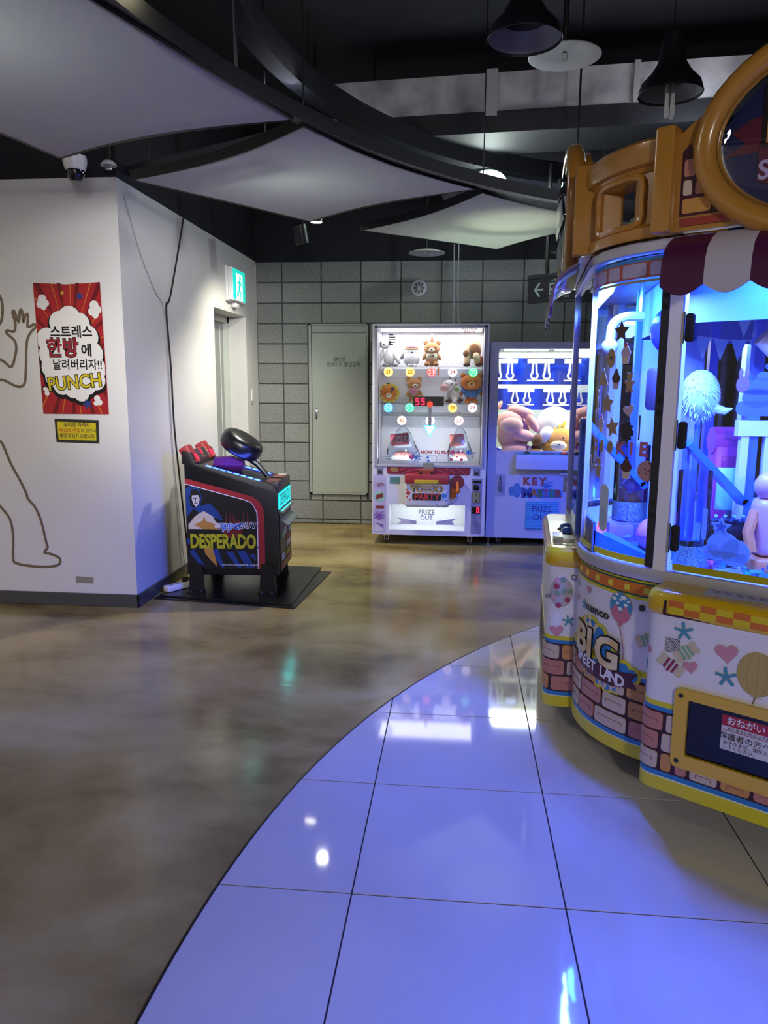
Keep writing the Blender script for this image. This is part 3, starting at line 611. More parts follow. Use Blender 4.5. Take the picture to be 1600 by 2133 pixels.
def bag(name, label, x0, x1, z0, z1, hexc):
    t = thing(name, label, 'bag', L((x0+x1)/2, z0, .2)); w2 = (x1-x0)/2; hh = z1-z0
    def sf(u, v):
        a = 2*pi*u; k = .12+.88*min(1, (1-v)*1.35)**.7; return (w2*k*cos(a)*(1+.06*sin(5*a+9*v)), .06*k*sin(a), hh*v)
    G().grid(sf, 20, 10, True).obj('film', glass('clear_film', '#eef4f8', 1.25, .12, .05), t)
    G().box(-w2*.6, w2*.55, -.012, .012, .14, .25, .008, 1, M=RY(-.12)).obj('packet', mat('packet_'+hexc, hexc, .45), t)
    G().text('킨자' if w2 > .13 else '봉', flatmap((0, -.0125, .19), (1, 0, 0), (0, 0, 1)), 0, 0, .07, .002, .003).obj('packet_print', mat('white_print', '#f4f2f2', .5), t, smooth=0)
    G().tube([(0, 0, hh), (0, .04, hh+.05)], .0018, 5).obj('cord', DGREY, t)
    G().ball((.02*w2, 0, .045), (w2*.6, .045, .045)).obj('soft_roll', mat('stripe_'+hexc, hexc, .7, noise=(40, '#e8c0a8', 2)), t)
bag('plastic_bag', 'clear plastic bag holding a large pink packet and a striped roll', -.40, -.10, .75, 1.06, '#e06a78')
bag('plastic_bag', 'narrower clear plastic bag holding a pale red packet', .16, .385, .75, 1.06, '#e88a80')
# ------------------------------------------------------------------ key prize machine
KX, KY = .785, 6.72
km = thing('prize_machine', 'white key-cutout prize machine with two big soft toys behind its window', 'arcade machine', (KX, KY, 0))
LAV2 = mat('lavender_white_coat', '#c9c8e0', .35)
K0, K1 = .862, 1.748
def frame_plate(x0, x1, z0, z1, a0, a1, b0, b1, r):
    o = [(x1, z1), (x0, z1), (x0, z0), (x1, z0)]; i = rrect(a0, a1, b0, b1, r)
    return o, i
g = G(); g.box(-.518, .518, .02, .82, .075, .12).box(-.518, -.49, .02, .82, .12, 1.808).box(.49, .518, .02, .82, .12, 1.808).box(-.49, .49, .02, .82, 1.775, 1.808).box(-.49, .49, .79, .82, .12, 1.775).box(-.49, .49, .02, .79, .12, .80)
b = bmesh.new()                                                     # front plate with a rounded opening
oo = [b.verts.new((x, 0, z)) for x, z in ((.518, 1.808), (-.518, 1.808), (-.518, .075), (.518, .075))]; ii = [b.verts.new((x, 0, z)) for x, z in rrect(-.444, .444, K0, K1, .022, 3)]
es = [b.edges.new((q[k], q[(k+1) % len(q)])) for q in (oo, ii) for k in range(len(q))]
bmesh.ops.triangle_fill(b, edges=es, use_beauty=True)
r = bmesh.ops.extrude_face_region(b, geom=b.faces[:])
for v in [e for e in r['geom'] if isinstance(e, bmesh.types.BMVert)]: v.co.y = .022
bmesh.ops.recalc_face_normals(b, faces=b.faces[:]); g.bm(b); g.obj('cabinet', LAV2, km, smooth=0)
G().box(-.48, .48, .004, .009, K0-.02, K1+.02).obj('window_glass', GLASS, km, smooth=0)
G().box(-.49, .49, .10, .78, .80, .815).box(-.49, .49, .772, .79, .815, 1.775).box(-.49, -.485, .03, .78, .815, 1.775).box(.485, .49, .03, .78, .815, 1.775).obj('lining', mat('mint_white_lining', '#eef6ee', .4), km, smooth=0)
LEDM = mat('mint_led_strip', '#ffffff', .4, emit='#d8fff0', es=6)
G().box(-.40, -.02, .05, .08, 1.735, 1.76).box(.04, .40, .05, .08, 1.735, 1.76).obj('light_strip', LEDM, km, smooth=0)
light('key_machine_top_light', 'AREA', (0, .30, 1.73), 15, (.90, 1.0, .92), .85, .5, aim=(0, .32, 0), parent=km)
light('key_machine_front_light', 'AREA', (0, .05, 1.735), 14, (.92, 1, .93), .80, .10, aim=(0, -1.2, 1.0), parent=km)
light('key_machine_side_light', 'AREA', (.45, .12, 1.3), 5, (.95, 1.0, .9), .08, .8, aim=(-.3, .5, 1.2), parent=km)
KP = flatmap((0, 0, 0), (1, 0, 0), (0, 0, 1))
# boards with key-shaped cut-outs
for z0, z1, xs_ in ((1.49, 1.665, (-.38, -.05, .28)), (1.27, 1.405, (-.22, .10))):
    pn = G().box(-.485, .485, .32, .325, z0-.055, z1+.02).obj('prize_rack', glass('dark_blue_mirror', '#5c78d8', 1.6, .05, .2), km, smooth=0)
    for x in xs_:
        q = G()
        for s in (-.055, .055):
            q.tube([(x+s+.03*cos(a), .30, z0+.035+.03*sin(a)) for a in [radians(t) for t in range(-230, 51, 20)]]+[(x+s+.012, .30, z1-.02)], .009, 6).tube([(x+s-.02, .30, z0+.055), (x+s-.012, .30, z1-.02)], .009, 6)
        q.box(x-.12, x+.12, .295, .305, z1-.03, z1+.01, .003, 1).box(x-.12, x+.12, .295, .305, z0-.012, z0-.002)
        q.obj('key_hole_frame', mat('white_key_frame', '#f6fbff', .35), pn)
G().box(-.485, .485, .30, .33, 1.41, 1.445).box(-.485, .485, .30, .33, 1.685, 1.73).obj('rack_bar', BW, km, smooth=0)
G().box(.30, .40, .22, .30, .86, 1.72).obj('side_post', BW, km, smooth=0)
g = G()
for k, ch in enumerate('KEY'): g.text(ch, KP, -.17+.055*k, 1.70, .05, -.29, .004)
g.obj('lettering', mat('yellow_print', '#f6d52a', .5), km, smooth=0)
g = G()
for k, ch in enumerate('MASTER'): g.text(ch, KP, .04+.047*k, 1.695, .045, -.29, .004)
g.obj('lettering', mat('mint_print2', '#8fd0a0', .5), km, smooth=0)
G().tube(spline([(-.47, .10, 1.66), (-.445, .08, 1.3), (-.44, .06, 1.2), (-.46, .06, 1.0), (-.465, .06, .87)], 5), .008, 6).obj('cable', RUBBER, km)
o = G().box(-.475, -.395, .04, .10, .815, .885, .006, 1).obj('key_carriage', PWHITE, km)
G().tube([(-.44, .04, .88), (-.40, .03, .86)], .012, 8).obj('motor', mat('blue_motor', '#27379a', .4), o)
G().box(.31, .39, .02, .024, .865, .93).obj('notice_card', mat('grey_blue_card', '#a9bcc8', .6), km, smooth=0)
# control shelf
cs = G().prism([(0, .70), (-.13, .715), (-.13, .80), (-.12, .838), (0, .846)], flatmap((-.275, 0, 0), (0, 1, 0), (0, 0, 1)), 0, .50).obj('control_shelf', LAV2, km, smooth=20)
G().prism([(-.118, .8405), (-.004, .849), (-.004, .8465), (-.118, .838)], flatmap((-.268, 0, 0), (0, 1, 0), (0, 0, 1)), 0, .486).obj('shelf_top', mat('cyan_plastic', '#4fc3dc', .3), cs, smooth=0)
js = G().lathe([(0, 0), (.028, 0), (.03, .006), (.016, .02), (.006, .024), (.005, .05)], 20, T(-.178, -.06, .842)).obj('joystick', STEEL, cs)
G().ball((-.178, -.06, .90), .014).obj('knob', mat('pink_knob', '#c4648c', .3), js)
G().lathe([(0, .02), (.022, .018), (.027, .004), (.027, 0)], 20, T(.142, -.06, .845)).obj('push_button', mat('orange_red_button', '#e2562e', .3, emit='#e2562e', es=.25), cs)
G().lathe([(.027, .001), (.036, .001), (.036, .004), (.027, .004)], 20, T(.142, -.06, .845)).obj('button_ring', DGREY, cs)
G().box(-.06, .05, -.085, -.05, .8435, .846).obj('red_label', mat('red_label', '#b8404c', .5), cs, smooth=0)
# front print
FP = flatmap((0, -.001, 0), (1, 0, 0), (0, 0, 1))
g = G(); cols = ['#b9614e', '#7a4f9a', '#4f9a6a', '#b98a3c', '#b0564a', '#7a8f3c']
kd = {}
def ch(c, x, z, s, col, back=True):
    kd.setdefault(col, G()).text(c, FP, x, z, s*1.2, .0015, .03)
for k, c in enumerate('KEY'): ch(c, -.17+.072*k, .59, .075, '#c0563e')
for c, x, col in (('M', -.165, '#3f4f9a'), ('A', -.10, '#c0703c'), ('S', -.045, '#5f8f3c'), ('T', .008, '#b86a8c'), ('E', .06, '#4f9a6a'), ('R', .112, '#c0563e')): ch(c, x, .485, .075 if c != 'M' else .1, col)
lb = G()
for x, z, r in ((-.29, .51, .035), (-.25, .545, .03), (-.25, .475, .03), (-.225, .51, .03), (-.30, .48, .02)): lb.prism(circle(x, z, r, 18), FP, .0002, .001)
for p in asterisk(.01, .555, .055, .012, pi/2, 8): lb.prism(p, FP, .0002, .001)
[lb.text(c, FP, -.17+.072*k, .59, .075, .0007, .03) for k, c in enumerate('KEY')]; lb.prism(rrect(-.21, .145, .445, .525, .03), FP, .0002, .0009)
lg = lb.obj('logo_backing', mat('blue_logo', '#5585c4', .45), km, smooth=0)
for col, q in kd.items(): q.obj('lettering', mat('logo_'+col, col, .45), lg, smooth=0)
pd = G().box(-.17, .12, -.012, 0, .16, .415, .004, 1).obj('prize_door', mat('cyan_door', '#55a3d6', .35), km)
g = G()
for k in range(12): g.box(-.165, .115, -.015, -.012, .17+.02*k, .182+.02*k, .002, 1)
g.obj('door_rib', mat('cyan_rib', '#66b4e2', .35), pd)
PD = flatmap((-.025, -.0155, 0), (1, 0, 0), (0, 0, 1))
G().text('PRIZE', PD, 0, .345, .075, .001, .022, sx=.95).text('OUT', PD, 0, .27, .075, .001, .022).obj('lettering_shadow', mat('pale_blue_print', '#9cc8ea', .5), pd, smooth=0)
G().text('PRIZE', PD, 0, .345, .075, .002, .004, sx=.95).text('OUT', PD, 0, .27, .075, .002, .004).text('YOU GOT IT!', PD, .05, .19, .022, .002, .002).obj('lettering', mat('deep_blue_print', '#2c4c9c', .5), pd, smooth=0)
o = G().box(-.44, -.358, -.003, 0, .458, .652, .003, 1).obj('lock_plate', mat('lock_recess', '#a9a8c4', .4), km)
G().box(-.418, -.388, -.02, -.003, .50, .56, .005, 1).tube([(-.414, -.011, .558), (-.414, -.011, .585), (-.403, -.011, .597), (-.392, -.011, .585), (-.392, -.011, .558)], .004, 6).obj('padlock', mat('grey_padlock', '#8b8ca0', .35, .6), o)
G().tube([(-.403, -.008, .60), (-.403, -.006, .64)], .006, 6).obj('hasp', DGREY, o)
o = G().box(.155, .225, -.008, 0, .50, .64, .003, 1).obj('coin_plate', STEEL, km)
G().box(.18, .20, -.010, -.008, .60, .63).box(.18, .20, -.010, -.008, .53, .55).obj('coin_slot', mat('dark_hole', '#17171f', .5), o, smooth=0)
G().box(.12, .33, -.03, 0, .655, .675, .003, 1).obj('coin_ledge', LAV, km)
G().box(.285, .32, -.004, 0, .575, .61).obj('square_port', mat('dark_hole', '#17171f', .5), km, smooth=0)
G().box(.255, .30, -.003, 0, .77, .83).obj('sticker', mat('red_white_sticker', '#d2a4ac', .5), km, smooth=0)
for x, y in ((-.40, .07), (.40, .07), (-.40, .7), (.40, .7)): caster(km, x, y, .078)
def foot(par, x, y):
    G().lathe([(0, 0), (.022, 0), (.02, .012), (.007, .018), (.007, .078), (0, .078)], 16, T(x, y, 0)).obj('levelling_foot', STEEL, par)
foot(km, -.49, .05); foot(km, .49, .05)
# two big soft toys inside
t = toy('elephant_plush', 'large pink soft toy slumped upside down with brown paws, in the key machine', (KX-.25, KY+.28, .816), .48, [
    ('body', fur('#e8a9a2'), [((-.05, .02, .38), (.32, .24, .36)), ((-.15, -.16, .62), (.26, .16, .20)), ((.06, -.15, .80), (.26, .09, .11), RY(.25)), ((.26, -.16, .62), (.09, .09, .24), RY(-.6)), ((.10, -.22, .36), (.24, .12, .12), RY(.15)), ((.0, -.22, .10), (.30, .14, .11))]),
    ('ear', fur('#f0bdb2'), [((-.12, -.30, .55), (.22, .06, .15))]), ('tail', fur('#e8a9a2'), [((-.36, -.05, .90), (.05, .05, .12), RY(.6))]),
    ('paw', fur('#7b4e22'), [((.37, -.26, .28), (.10, .10, .12), RY(.5))]), ('paw', fur('#5f3a1c'), [((.36, -.2, .13), (.10, .08, .07))]), ('paw', fur('#8a5a28'), [((.34, -.30, .05), (.13, .1, .07))])])
t = toy('lion_plush', 'large tan soft toy with a white cloth over it, lying in the key machine', (KX+.10, KY+.26, .816), .42, [
    ('body', fur('#d9973a'), [((.12, -.10, .28), (.36, .26, .30)), ((.05, -.02, .2), (.4, .3, .2))]), ('cloth', fur('#f6f3ea'), [((-.02, .10, .62), (.40, .26, .42)), ((-.2, -.12, .42), (.16, .14, .20), RY(.5))]),
    ('muzzle', fur('#ecd9b8'), [((.03, -.35, .21), (.18, .08, .11))]), ('nose', EYE, [((.03, -.41, .24), (.03, .02, .02))]), ('eye', EYE, [((.13, -.34, .38), .022)]), ('cheek', fur('#e8a09a'), [((.27, -.30, .32), (.08, .04, .05))]),
    ('fringe', fur('#efd04a'), [((-.25+.1*k, -.12, .42+.05*k), (.04, .05, .13), RY(.3)) for k in range(5)])])
# ------------------------------------------------------------------ punching game
pm = thing('punching_game', 'low black punching game with a round pad and hooded figure printed on its side', 'arcade machine', (-1.535, 5.14, .018), .06)
SBK = mat('black_cabinet', '#0c0c10', .4); PBK = mat('print_black', '#0b0a10', .45)
prof = [(-.33, .972), (-.33, .885), (-.315, .88), (-.315, .12), (.315, .12), (.315, .69), (.29, .735), (.235, .758), (-.235, .885), (-.265, .96)]
SIDE = lambda y: flatmap((0, y, 0), (1, 0, 0), (0, 0, 1))
for y0 in (-.265, .24): G().prism(prof, SIDE(y0+.025), 0, .025, bev=.003).obj('side_panel', SBK, pm, smooth=25)
near = [o for o in pm.children if o.name.split('.')[0] == 'side_panel'][0]
g = G(); inn = [(-.31, .93), (-.31, .13), (.30, .13), (.30, .68), (.275, .715), (.23, .735), (-.235, .862), (-.262, .93)]
g.prism(inn, SIDE(.24), 0, .48); g.obj('body', mat('black_core', '#101014', .45), pm, smooth=20)
# side print
SP = lambda u, v, w=0: Vector((u, -.2651-w, v))
RB = [(-.312, .788)]+[(-.312+.40*t, .788-.105*t) for t in (.25, .5, .75, 1)]+[(.15, .665), (.19, .635), (.215, .59), (.222, .53), (.222, .165), (-.312, .165)]
G().prism(RB, SP, 0, .0012).obj('red_border_print', mat('print_crimson', '#a3262c', .4), near, smooth=0)
def shrink(d): return [(-.312, .788-d)]+[(-.312+.40*t, .788-d-.105*t) for t in (.25, .5, .75, 1)]+[(.135, .665-d), (.165-d*.3, .635-d), (.215-d*1.1, .59-d*.8), (.222-d*1.25, .53-d*.4), (.222-d*1.25, .165), (-.312, .165)]
G().prism(shrink(.036), SP, .0012, .002).obj('white_line_print', mat('print_white', '#e9ebef', .45), near, smooth=0)
G().prism(shrink(.041), SP, .002, .0028).obj('dark_picture', PBK, near, smooth=0)
def pr(nm, m_, polys, w=.0034, w0=.0026):
    g = G()
    for p in polys: g.prism(p, SP, w0, w)
    return g.obj(nm, m_, near, smooth=0)
pr('cape_print', mat('print_deep_blue', '#1c3f7e', .4), [[(-.31, .72), (-.28, .735), (-.22, .72), (-.20, .66), (-.215, .60), (-.15, .62), (-.09, .56), (-.06, .50), (-.12, .52), (-.20, .54), (-.26, .58), (-.31, .52)], [(-.17, .30), (-.10, .30), (-.06, .175), (-.08, .175)], [(-.05, .285), (.0, .285), (.06, .175), (.03, .175)], [(.03, .29), (.09, .29), (.15, .175), (.09, .175)], [(-.30, .28), (-.27, .30), (-.20, .19), (-.225, .18)], [(.11, .27), (.15, .27), (.16, .24), (.155, .225)], [(-.312, .38), (-.29, .36), (-.30, .335), (-.312, .34)]])
pr('hood_print', PBK, [[(-.27, .715), (-.23, .712), (-.205, .67), (-.215, .62), (-.25, .585), (-.28, .60), (-.285, .66)]], .0038)
pr('face_print', mat('print_bone', '#cfc6c4', .45), [[(-.268, .672), (-.225, .675), (-.215, .65), (-.222, .615), (-.242, .594), (-.258, .61), (-.27, .645)]], .0044)
pr('face_lines', PBK, [[(-.265, .655), (-.225, .657), (-.225, .652), (-.265, .649)], [(-.246, .66), (-.241, .66), (-.243, .63), (-.248, .63)], [(-.255, .622), (-.23, .622), (-.232, .617), (-.253, .617)]], .005)
pr('chest_print', mat('print_cream2', '#d8c9ae', .45), [[(-.23, .545), (-.19, .565), (-.13, .53), (-.11, .49), (-.08, .475), (-.06, .44), (-.30, .44), (-.30, .47), (-.26, .52)]], .0042)
pr('arm_print', mat('print_ochre', '#c08a3c', .45), [[(-.26, .47), (-.20, .50), (-.19, .53), (-.175, .495), (-.10, .47), (-.07, .455), (-.06, .44), (-.2, .44)], [(-.20, .32), (-.14, .31), (-.12, .24), (-.11, .18), (-.15, .22), (-.19, .27)]], .0046)['kind'] = 'stuff'
pr('fist_print', mat('print_cream3', '#e0d4c0', .45), [circle(-.10, .462, .022, 12, .014), circle(-.225, .50, .014, 10, .01)], .005)
rnd = random.Random(2)
pr('flame_print', mat('print_ember', '#6e1a18', .5), [[(-.05+.03*k, .46), (-.045+.03*k+rnd.uniform(-.01, .01), .56+.04*sin(1.7*k)), (-.035+.03*k, .50), (-.02+.03*k, .455)] for k in range(6)]+[circle(0, .43, .07, 14, .05)])
G().text('upper', SP, -.01, .468, .08, .0042, .03, sx=.9, slant=.25).text('CUT', SP, .107, .468, .058, .0042, .045, sx=1.1, slant=.25).obj('lettering_edge', mat('print_white', '#e9ebef', .45), near, smooth=0)
G().text('upper', SP, -.01, .468, .08, .0048, .004, sx=.9, slant=.25).obj('lettering', mat('print_bright_blue', '#2f6fd0', .4), near, smooth=0)
G().text('CUT', SP, .107, .468, .058, .0048, .006, sx=1.1, slant=.25).obj('lettering', PBK, near, smooth=0)
G().text('DESPERADO', SP, -.065, .352, .132, .005, .022, sx=.62).obj('lettering', mat('print_yellow_bold', '#c9c227', .4, noise=(16, '#b5ac1c', 3)), near, smooth=0)
pr('worn_patches', PBK, [star(-.23+.055*k+.02*sin(k*3), .352+.035*cos(k*2.3), .010, .4, 6, k) for k in range(8)], .0058, .0052)
G().text('SLEIC & ALE', SP, .118, .193, .02, .0044, .006).text('GAME DESIGN & DEVELOPMENT', SP, .0, .193, .011, .0044, .001).obj('lettering', mat('print_white', '#e9ebef', .45), near, smooth=0)
# legs
def leg(x, y, s):
    g = G(); P = flatmap((x, y, 0), (1, 0, 0), (0, 0, 1)); g.prism([(-.055, 0), (.055, 0), (.042, .20), (-.042, .20)], P, 0, .012*1)
    g.box(x-.06, x+.06, y-.05 if s < 0 else y-.012, y if s < 0 else y+.05, 0, .008)
    o = g.obj('leg', SBK, pm, smooth=0)
    for d in (-.035, .035): G().lathe([(.008, 0), (.008, .008), (0, .010)], 8, T(x+d, y-.032 if s < 0 else y+.03, .008)).obj('bolt', CHROME, o)
for x in (-.255, .235): leg(x, -.266, -1); leg(x, .278, 1)
# sloped deck with blue light squares
sl = atan2(-.127, .47); DK = flatmap((0, 0, .8095), (cos(sl), 0, sin(sl)), (0, 1, 0))
G().prism([(-.235, -.238), (.235, -.238), (.235, .238), (-.235, .238)], DK, -.01, .004).obj('deck', mat('deck_dark', '#1a1626', .35), pm, smooth=0)
LEDB = mat('blue_led_square', '#7fb4ff', .4, emit='#4a86ff', es=2.6)
for y in (-.20, .20):
    G().prism([(-.20, y-.038), (.20, y-.038), (.20, y+.036), (-.20, y+.036)], DK, .004, .008).obj('light_strip', mat('violet_strip', '#2a1f8c', .3, emit='#2a1fc0', es=.5), pm, smooth=0)
    for k in range(8): G().prism(rrect(-.192+.049*k, -.192+.049*k+.036, y-.025, y+.022, .004, 2), DK, .008, .011).obj('light_square', LEDB, pm, smooth=0)
light('punching_game_led_glow', 'AREA', (0, -.15, .86), 1.2, (.08, .12, 1), .4, .06, aim=(0, 0, 1.5), parent=pm)
# score display
DM = Matrix.Translation((-.285, 0, .90)) @ RY(radians(-32))
sc_ = G().box(-.02, .03, -.235, .235, -.03, .07, .006, 1, M=DM).obj('score_box', mat('score_red2', '#962a30', .4), pm); G().box(.031, .036, -.125, .125, -.02, .06, .002, 1, M=DM).obj('centre_plate', mat('score_grey', '#3a3236', .4), sc_)
for y in (-.19, .19): G().box(-.025, .045, y-.055, y+.055, -.035, .105, .012, 2, M=DM).obj('red_housing', mat('score_red', '#a82c32', .35), sc_)
SD = lambda u, v, w=0: DM @ Vector((.0455+w, u, v))
for u, txt in ((-.19, '50'), (.19, '553')):
    G().prism([(u-.045, -.02), (u+.045, -.02), (u+.045, .03), (u-.045, .03)], SD, 0, .002).obj('readout', mat('readout_dark', '#2c0a10', .25, emit='#ff1030', es=.25), sc_, smooth=0)
    g = G()
    for k, c in enumerate(txt): seg7(g, lambda a, b, w: SD(a, b, .002+w), u+(k-(len(txt)-1)/2)*.026, .005, .04, c, .0015)
    g.obj('digits', RED, sc_, smooth=0)
    G().text('RECORD' if len(txt) == 3 else 'SCORE', SD, u, -.027, .015, .001, .002).obj('lettering', mat('pale_gold_text', '#c8a860', .5), sc_, smooth=0)
g = G(); seg7(g, lambda a, b, w: SD(a, b, -.0095+.002+w), 0, .035, .04, '0', .0015); g.obj('digits', RED, sc_, smooth=0)
G().text('CREDITS', SD, 0, -.0, .014, -.0085, .002).obj('lettering', mat('pale_gold_text', '#c8a860', .5), sc_, smooth=0)
# pad, guard and arm
gd = G().tube([(-.17, 0, .86), (-.06, 0, .86), (.03, 0, .85)], [.075, .085, .05], 6, squash=.75).obj('pad_guard', mat('purple_guard', '#5a1f66', .5), pm, smooth=20)
PADN = Vector((.52, -.10, .85)).normalized(); PM_ = Matrix.Translation((.02, .0, 1.0)) @ PADN.to_track_quat('Z', 'Y').to_matrix().to_4x4()
pd_ = G().lathe([(0, -.075), (.09, -.073), (.132, -.06), (.15, -.035), (.153, 0), (.15, .035), (.132, .055), (.09, .064), (0, .066)], 28, PM_).obj('punch_pad', mat('black_vinyl', '#0e0e12', .32), pm, smooth=60)
G().tube([(.02+PADN.x*-.05, 0, 1.0-.05), (.13, -.01, .86), (.20, 0, .775)], [.022, .02, .018], 8).obj('pad_arm', BLKM, pm)
# front cap, lit marquee, coin front
cp_ = G().box(.215, .318, -.24, .24, .69, .765, .01, 2).obj('front_cap', mat('dark_red_brown_cap', '#3a2626', .4), pm)
CP_ = flatmap((0, 0, .7655), (1, 0, 0), (0, 1, 0))
G().prism([(.225, -.22), (.305, -.22), (.305, -.06), (.225, -.06)], CP_, 0, .0015).prism([(.225, .02), (.305, .02), (.305, .17), (.225, .17)], CP_, 0, .0015).obj('cap_print', mat('print_brick', '#8a4238', .45), cp_, smooth=0)
G().prism([(.218, -.03), (.316, -.03), (.316, -.005), (.218, -.005)], CP_, .001, .004).obj('black_tape', RUBBER, cp_, smooth=0)
G().prism([(.24, .18), (.30, .18), (.30, .225), (.24, .225)], CP_, 0, .002).obj('white_label', PWHITE, cp_, smooth=0)
FX = lambda u, v, w=0: Vector((.3155+w, u, v))
mq = G().prism([(-.24, .575), (.24, .575), (.24, .685), (-.24, .685)], FX, 0, .004).obj('marquee', mat('cyan_lit_marquee', '#23e0d8', .3, emit='#16e6de', es=1.1), pm, smooth=0)
G().text('DESPERADO', FX, 0, .63, .11, .0055, .01, sx=.68).obj('lettering', mat('marquee_dark_teal', '#0b6a70', .4, emit='#0a8a90', es=.3), mq, smooth=0)
light('marquee_glow', 'AREA', (.33, 0, .63), .8, (.1, .95, .9), .4, .09, aim=(1.5, 0, .5), parent=pm)
G().box(.316, .345, -.24, .24, .545, .565, .004, 1).obj('ledge', STEEL, pm)
fd = G().box(.312, .322, -.225, .225, .13, .535, .003, 1).obj('coin_door', mat('coin_door_black', '#141418', .4), pm)
G().add([Vector(p) for p in ((.32, -.20, .50), (.32, .21, .50), (.375, .21, .462), (.375, -.20, .462), (.32, -.20, .494), (.32, .21, .494), (.375, .21, .456), (.375, -.20, .456))], [(0, 1, 2, 3), (7, 6, 5, 4), (0, 4, 5, 1), (1, 5, 6, 2), (2, 6, 7, 3), (3, 7, 4, 0)]).obj('tilted_flap', mat('grey_flap', '#8b9494', .3, .4), fd, smooth=0)
FD = lambda u, v, w=0: Vector((.3225+w, u, v))
for nm, hx, r_ in (('green_label', '#6a9a6a', (-.17, -.09, .36, .41)), ('paper_label', '#d0d4d8', (-.06, -.01, .37, .43)), ('blue_light', '#2a50ff', (.12, .2, .415, .43)), ('paper_label', '#c8c8cc', (.12, .2, .36, .39)), ('red_label', '#a03038', (.02, .2, .31, .35)), ('paper_label', '#d4ccd0', (.02, .2, .27, .305)), ('return_cup', '#d8dce4', (-.17, -.10, .205, .25)), ('print_strip', '#8c2a2e', (-.2, .21, .15, .19))):
    G().prism(rrect(*r_, .004, 2), FD, 0, .004).obj(nm, mat('door_'+hx, hx, .4, emit=hx if nm == 'blue_light' else None, es=1.2), fd, smooth=0)
G().text('DESPERADO', FD, .08, .225, .05, .004, .008, sx=.8).obj('lettering', mat('print_yellow_bold', '#c9c227', .4), fd, smooth=0)

# mats under it
def matobj(label, pts, z0, z1):
    t = G().prism(pts, XY, z0, z1, bev=.003).obj('floor_mat', mat('black_rubber_mat', '#131316', .28, bump=(40, .1)), smooth=20); return tag(t, label, 'mat')
matobj('lower black rubber mat under the punching game, longer toward the block wall', [(-2.02, 4.70), (-1.03, 4.585), (-.955, 5.56), (-1.95, 5.62)], .0005, .009)
matobj('upper black rubber sheet lying on the mat under the punching game', [(-2.0, 4.74), (-1.06, 4.63), (-1.05, 5.66), (-1.95, 5.70)], .0092, .0175)

# power strip and cables
ps = thing('power_strip', 'white three-socket power strip on the floor by the punching game', 'power strip', (-1.93, 4.90, .018), radians(58))
G().box(-.10, .10, -.03, .03, 0, .042, .008, 3).obj('housing', PWHITE, ps)
for k in range(3):
    s_ = G().lathe([(0, .0), (.019, 0), (.021, .0015), (.021, 0)], 18, T(-.06+.06*k, 0, .0425)).obj('socket', mat('socket_grey', '#b0b2ba', .4), ps)
    for d in (-.007, .007): G().lathe([(0, .001), (.003, .001), (.003, 0)], 8, T(-.06+.06*k+d, 0, .0432)).obj('pin_hole', DGREY, s_)
G().lathe([(0, .03), (.016, .03), (.019, .01), (.019, 0)], 14, T(.06, 0, .043)).obj('plug', RUBBER, ps)
cb_ = G().tube(spline([(-2.0, 5.52, 3.8), (-2.0, 5.52, 2.75), (-2.01, 5.50, 2.60), (-2.03, 5.25, 2.05), (-2.03, 5.16, 1.95), (-2.03, 5.20, 1.55), (-2.03, 5.22, 1.1), (-2.02, 5.30, .5), (-2.01, 5.34, .12), (-1.99, 5.25, .035), (-1.95, 5.12, .03), (-1.93, 5.05, .035), (-1.905, 4.985, .06)], 6), .0065, 6).obj('power_cable', RUBBER); tag(cb_, 'black power cable hanging from the ceiling past the recessed door wall', 'cable')
cb2 = G().tube(spline([(-2.045, 4.60, 2.55), (-2.043, 4.80, 2.25), (-2.042, 5.0, 2.05), (-2.042, 5.15, 1.93), (-2.042, 5.19, 1.5), (-2.042, 5.20, 1.0), (-2.042, 5.28, .45), (-2.04, 5.33, .11), (-2.0, 5.30, .03), (-1.9, 5.18, .027)], 6), .003, 5).obj('thin_wire', mat('pale_wire', '#8f9096', .5)); tag(cb2, 'thin grey wire drooping across the white wall from the corner', 'cable')

# ------------------------------------------------------------------ poster wall
PO = flatmap((-2.39, YF-.006, 1.6425), (1, 0, 0), (0, 0, 1))
def wavy(u, v, w=0):
    b = .006*math.exp(-((u-.215)/.05)**2)*max(0, v)*2.5+.004*math.exp(-((u+.215)/.06)**2)*max(0, v-.3)*4; return PO(u, v, w+b)
ptr = thing('poster', 'red banner with a white cloud burst and black slogan, beside the waving outline', 'poster', (0, 0, 0))
bs = G().grid(lambda a, b: wavy(-.215+.43*a+.008*(b-.5)*-1, -.3975+.795*b-.012*(1-abs(2*a-1))*(1 if b > .9 else 0), 0), 16, 10).obj('sheet', mat('poster_red', '#9e2026', .22), ptr)
def pp(nm, m_, polys, w):
    g = G()
    for p in polys: g.prism(p, wavy, w-.0004, w, cut=.04)
    return g.obj(nm, m_, ptr, smooth=0)
def wedge(a, r0, r1, d): return [(cos(a-d*.3)*r0, sin(a-d*.3)*r0*1.4), (cos(a-d)*r1, sin(a-d)*r1*1.4), (cos(a+d)*r1, sin(a+d)*r1*1.4), (cos(a+d*.3)*r0, sin(a+d*.3)*r0*1.4)]
def clipP(p): return clip(p, [(-.212, -.395), (.212, -.395), (.212, .395), (-.212, .395)])
[pp('ray_print', mat('poster_dark_red', '#6a1216', .3), [q], .0016) for q in (clipP(wedge(radians(a), .12, .5, .05)) for a in range(5, 365, 24)) if len(q) > 2]
[pp('ray_line_print', mat('poster_orange', '#c87828', .3), [q], .0020) for q in (clipP(wedge(radians(a), .14, .5, .012)) for a in range(14, 374, 24)) if len(q) > 2]
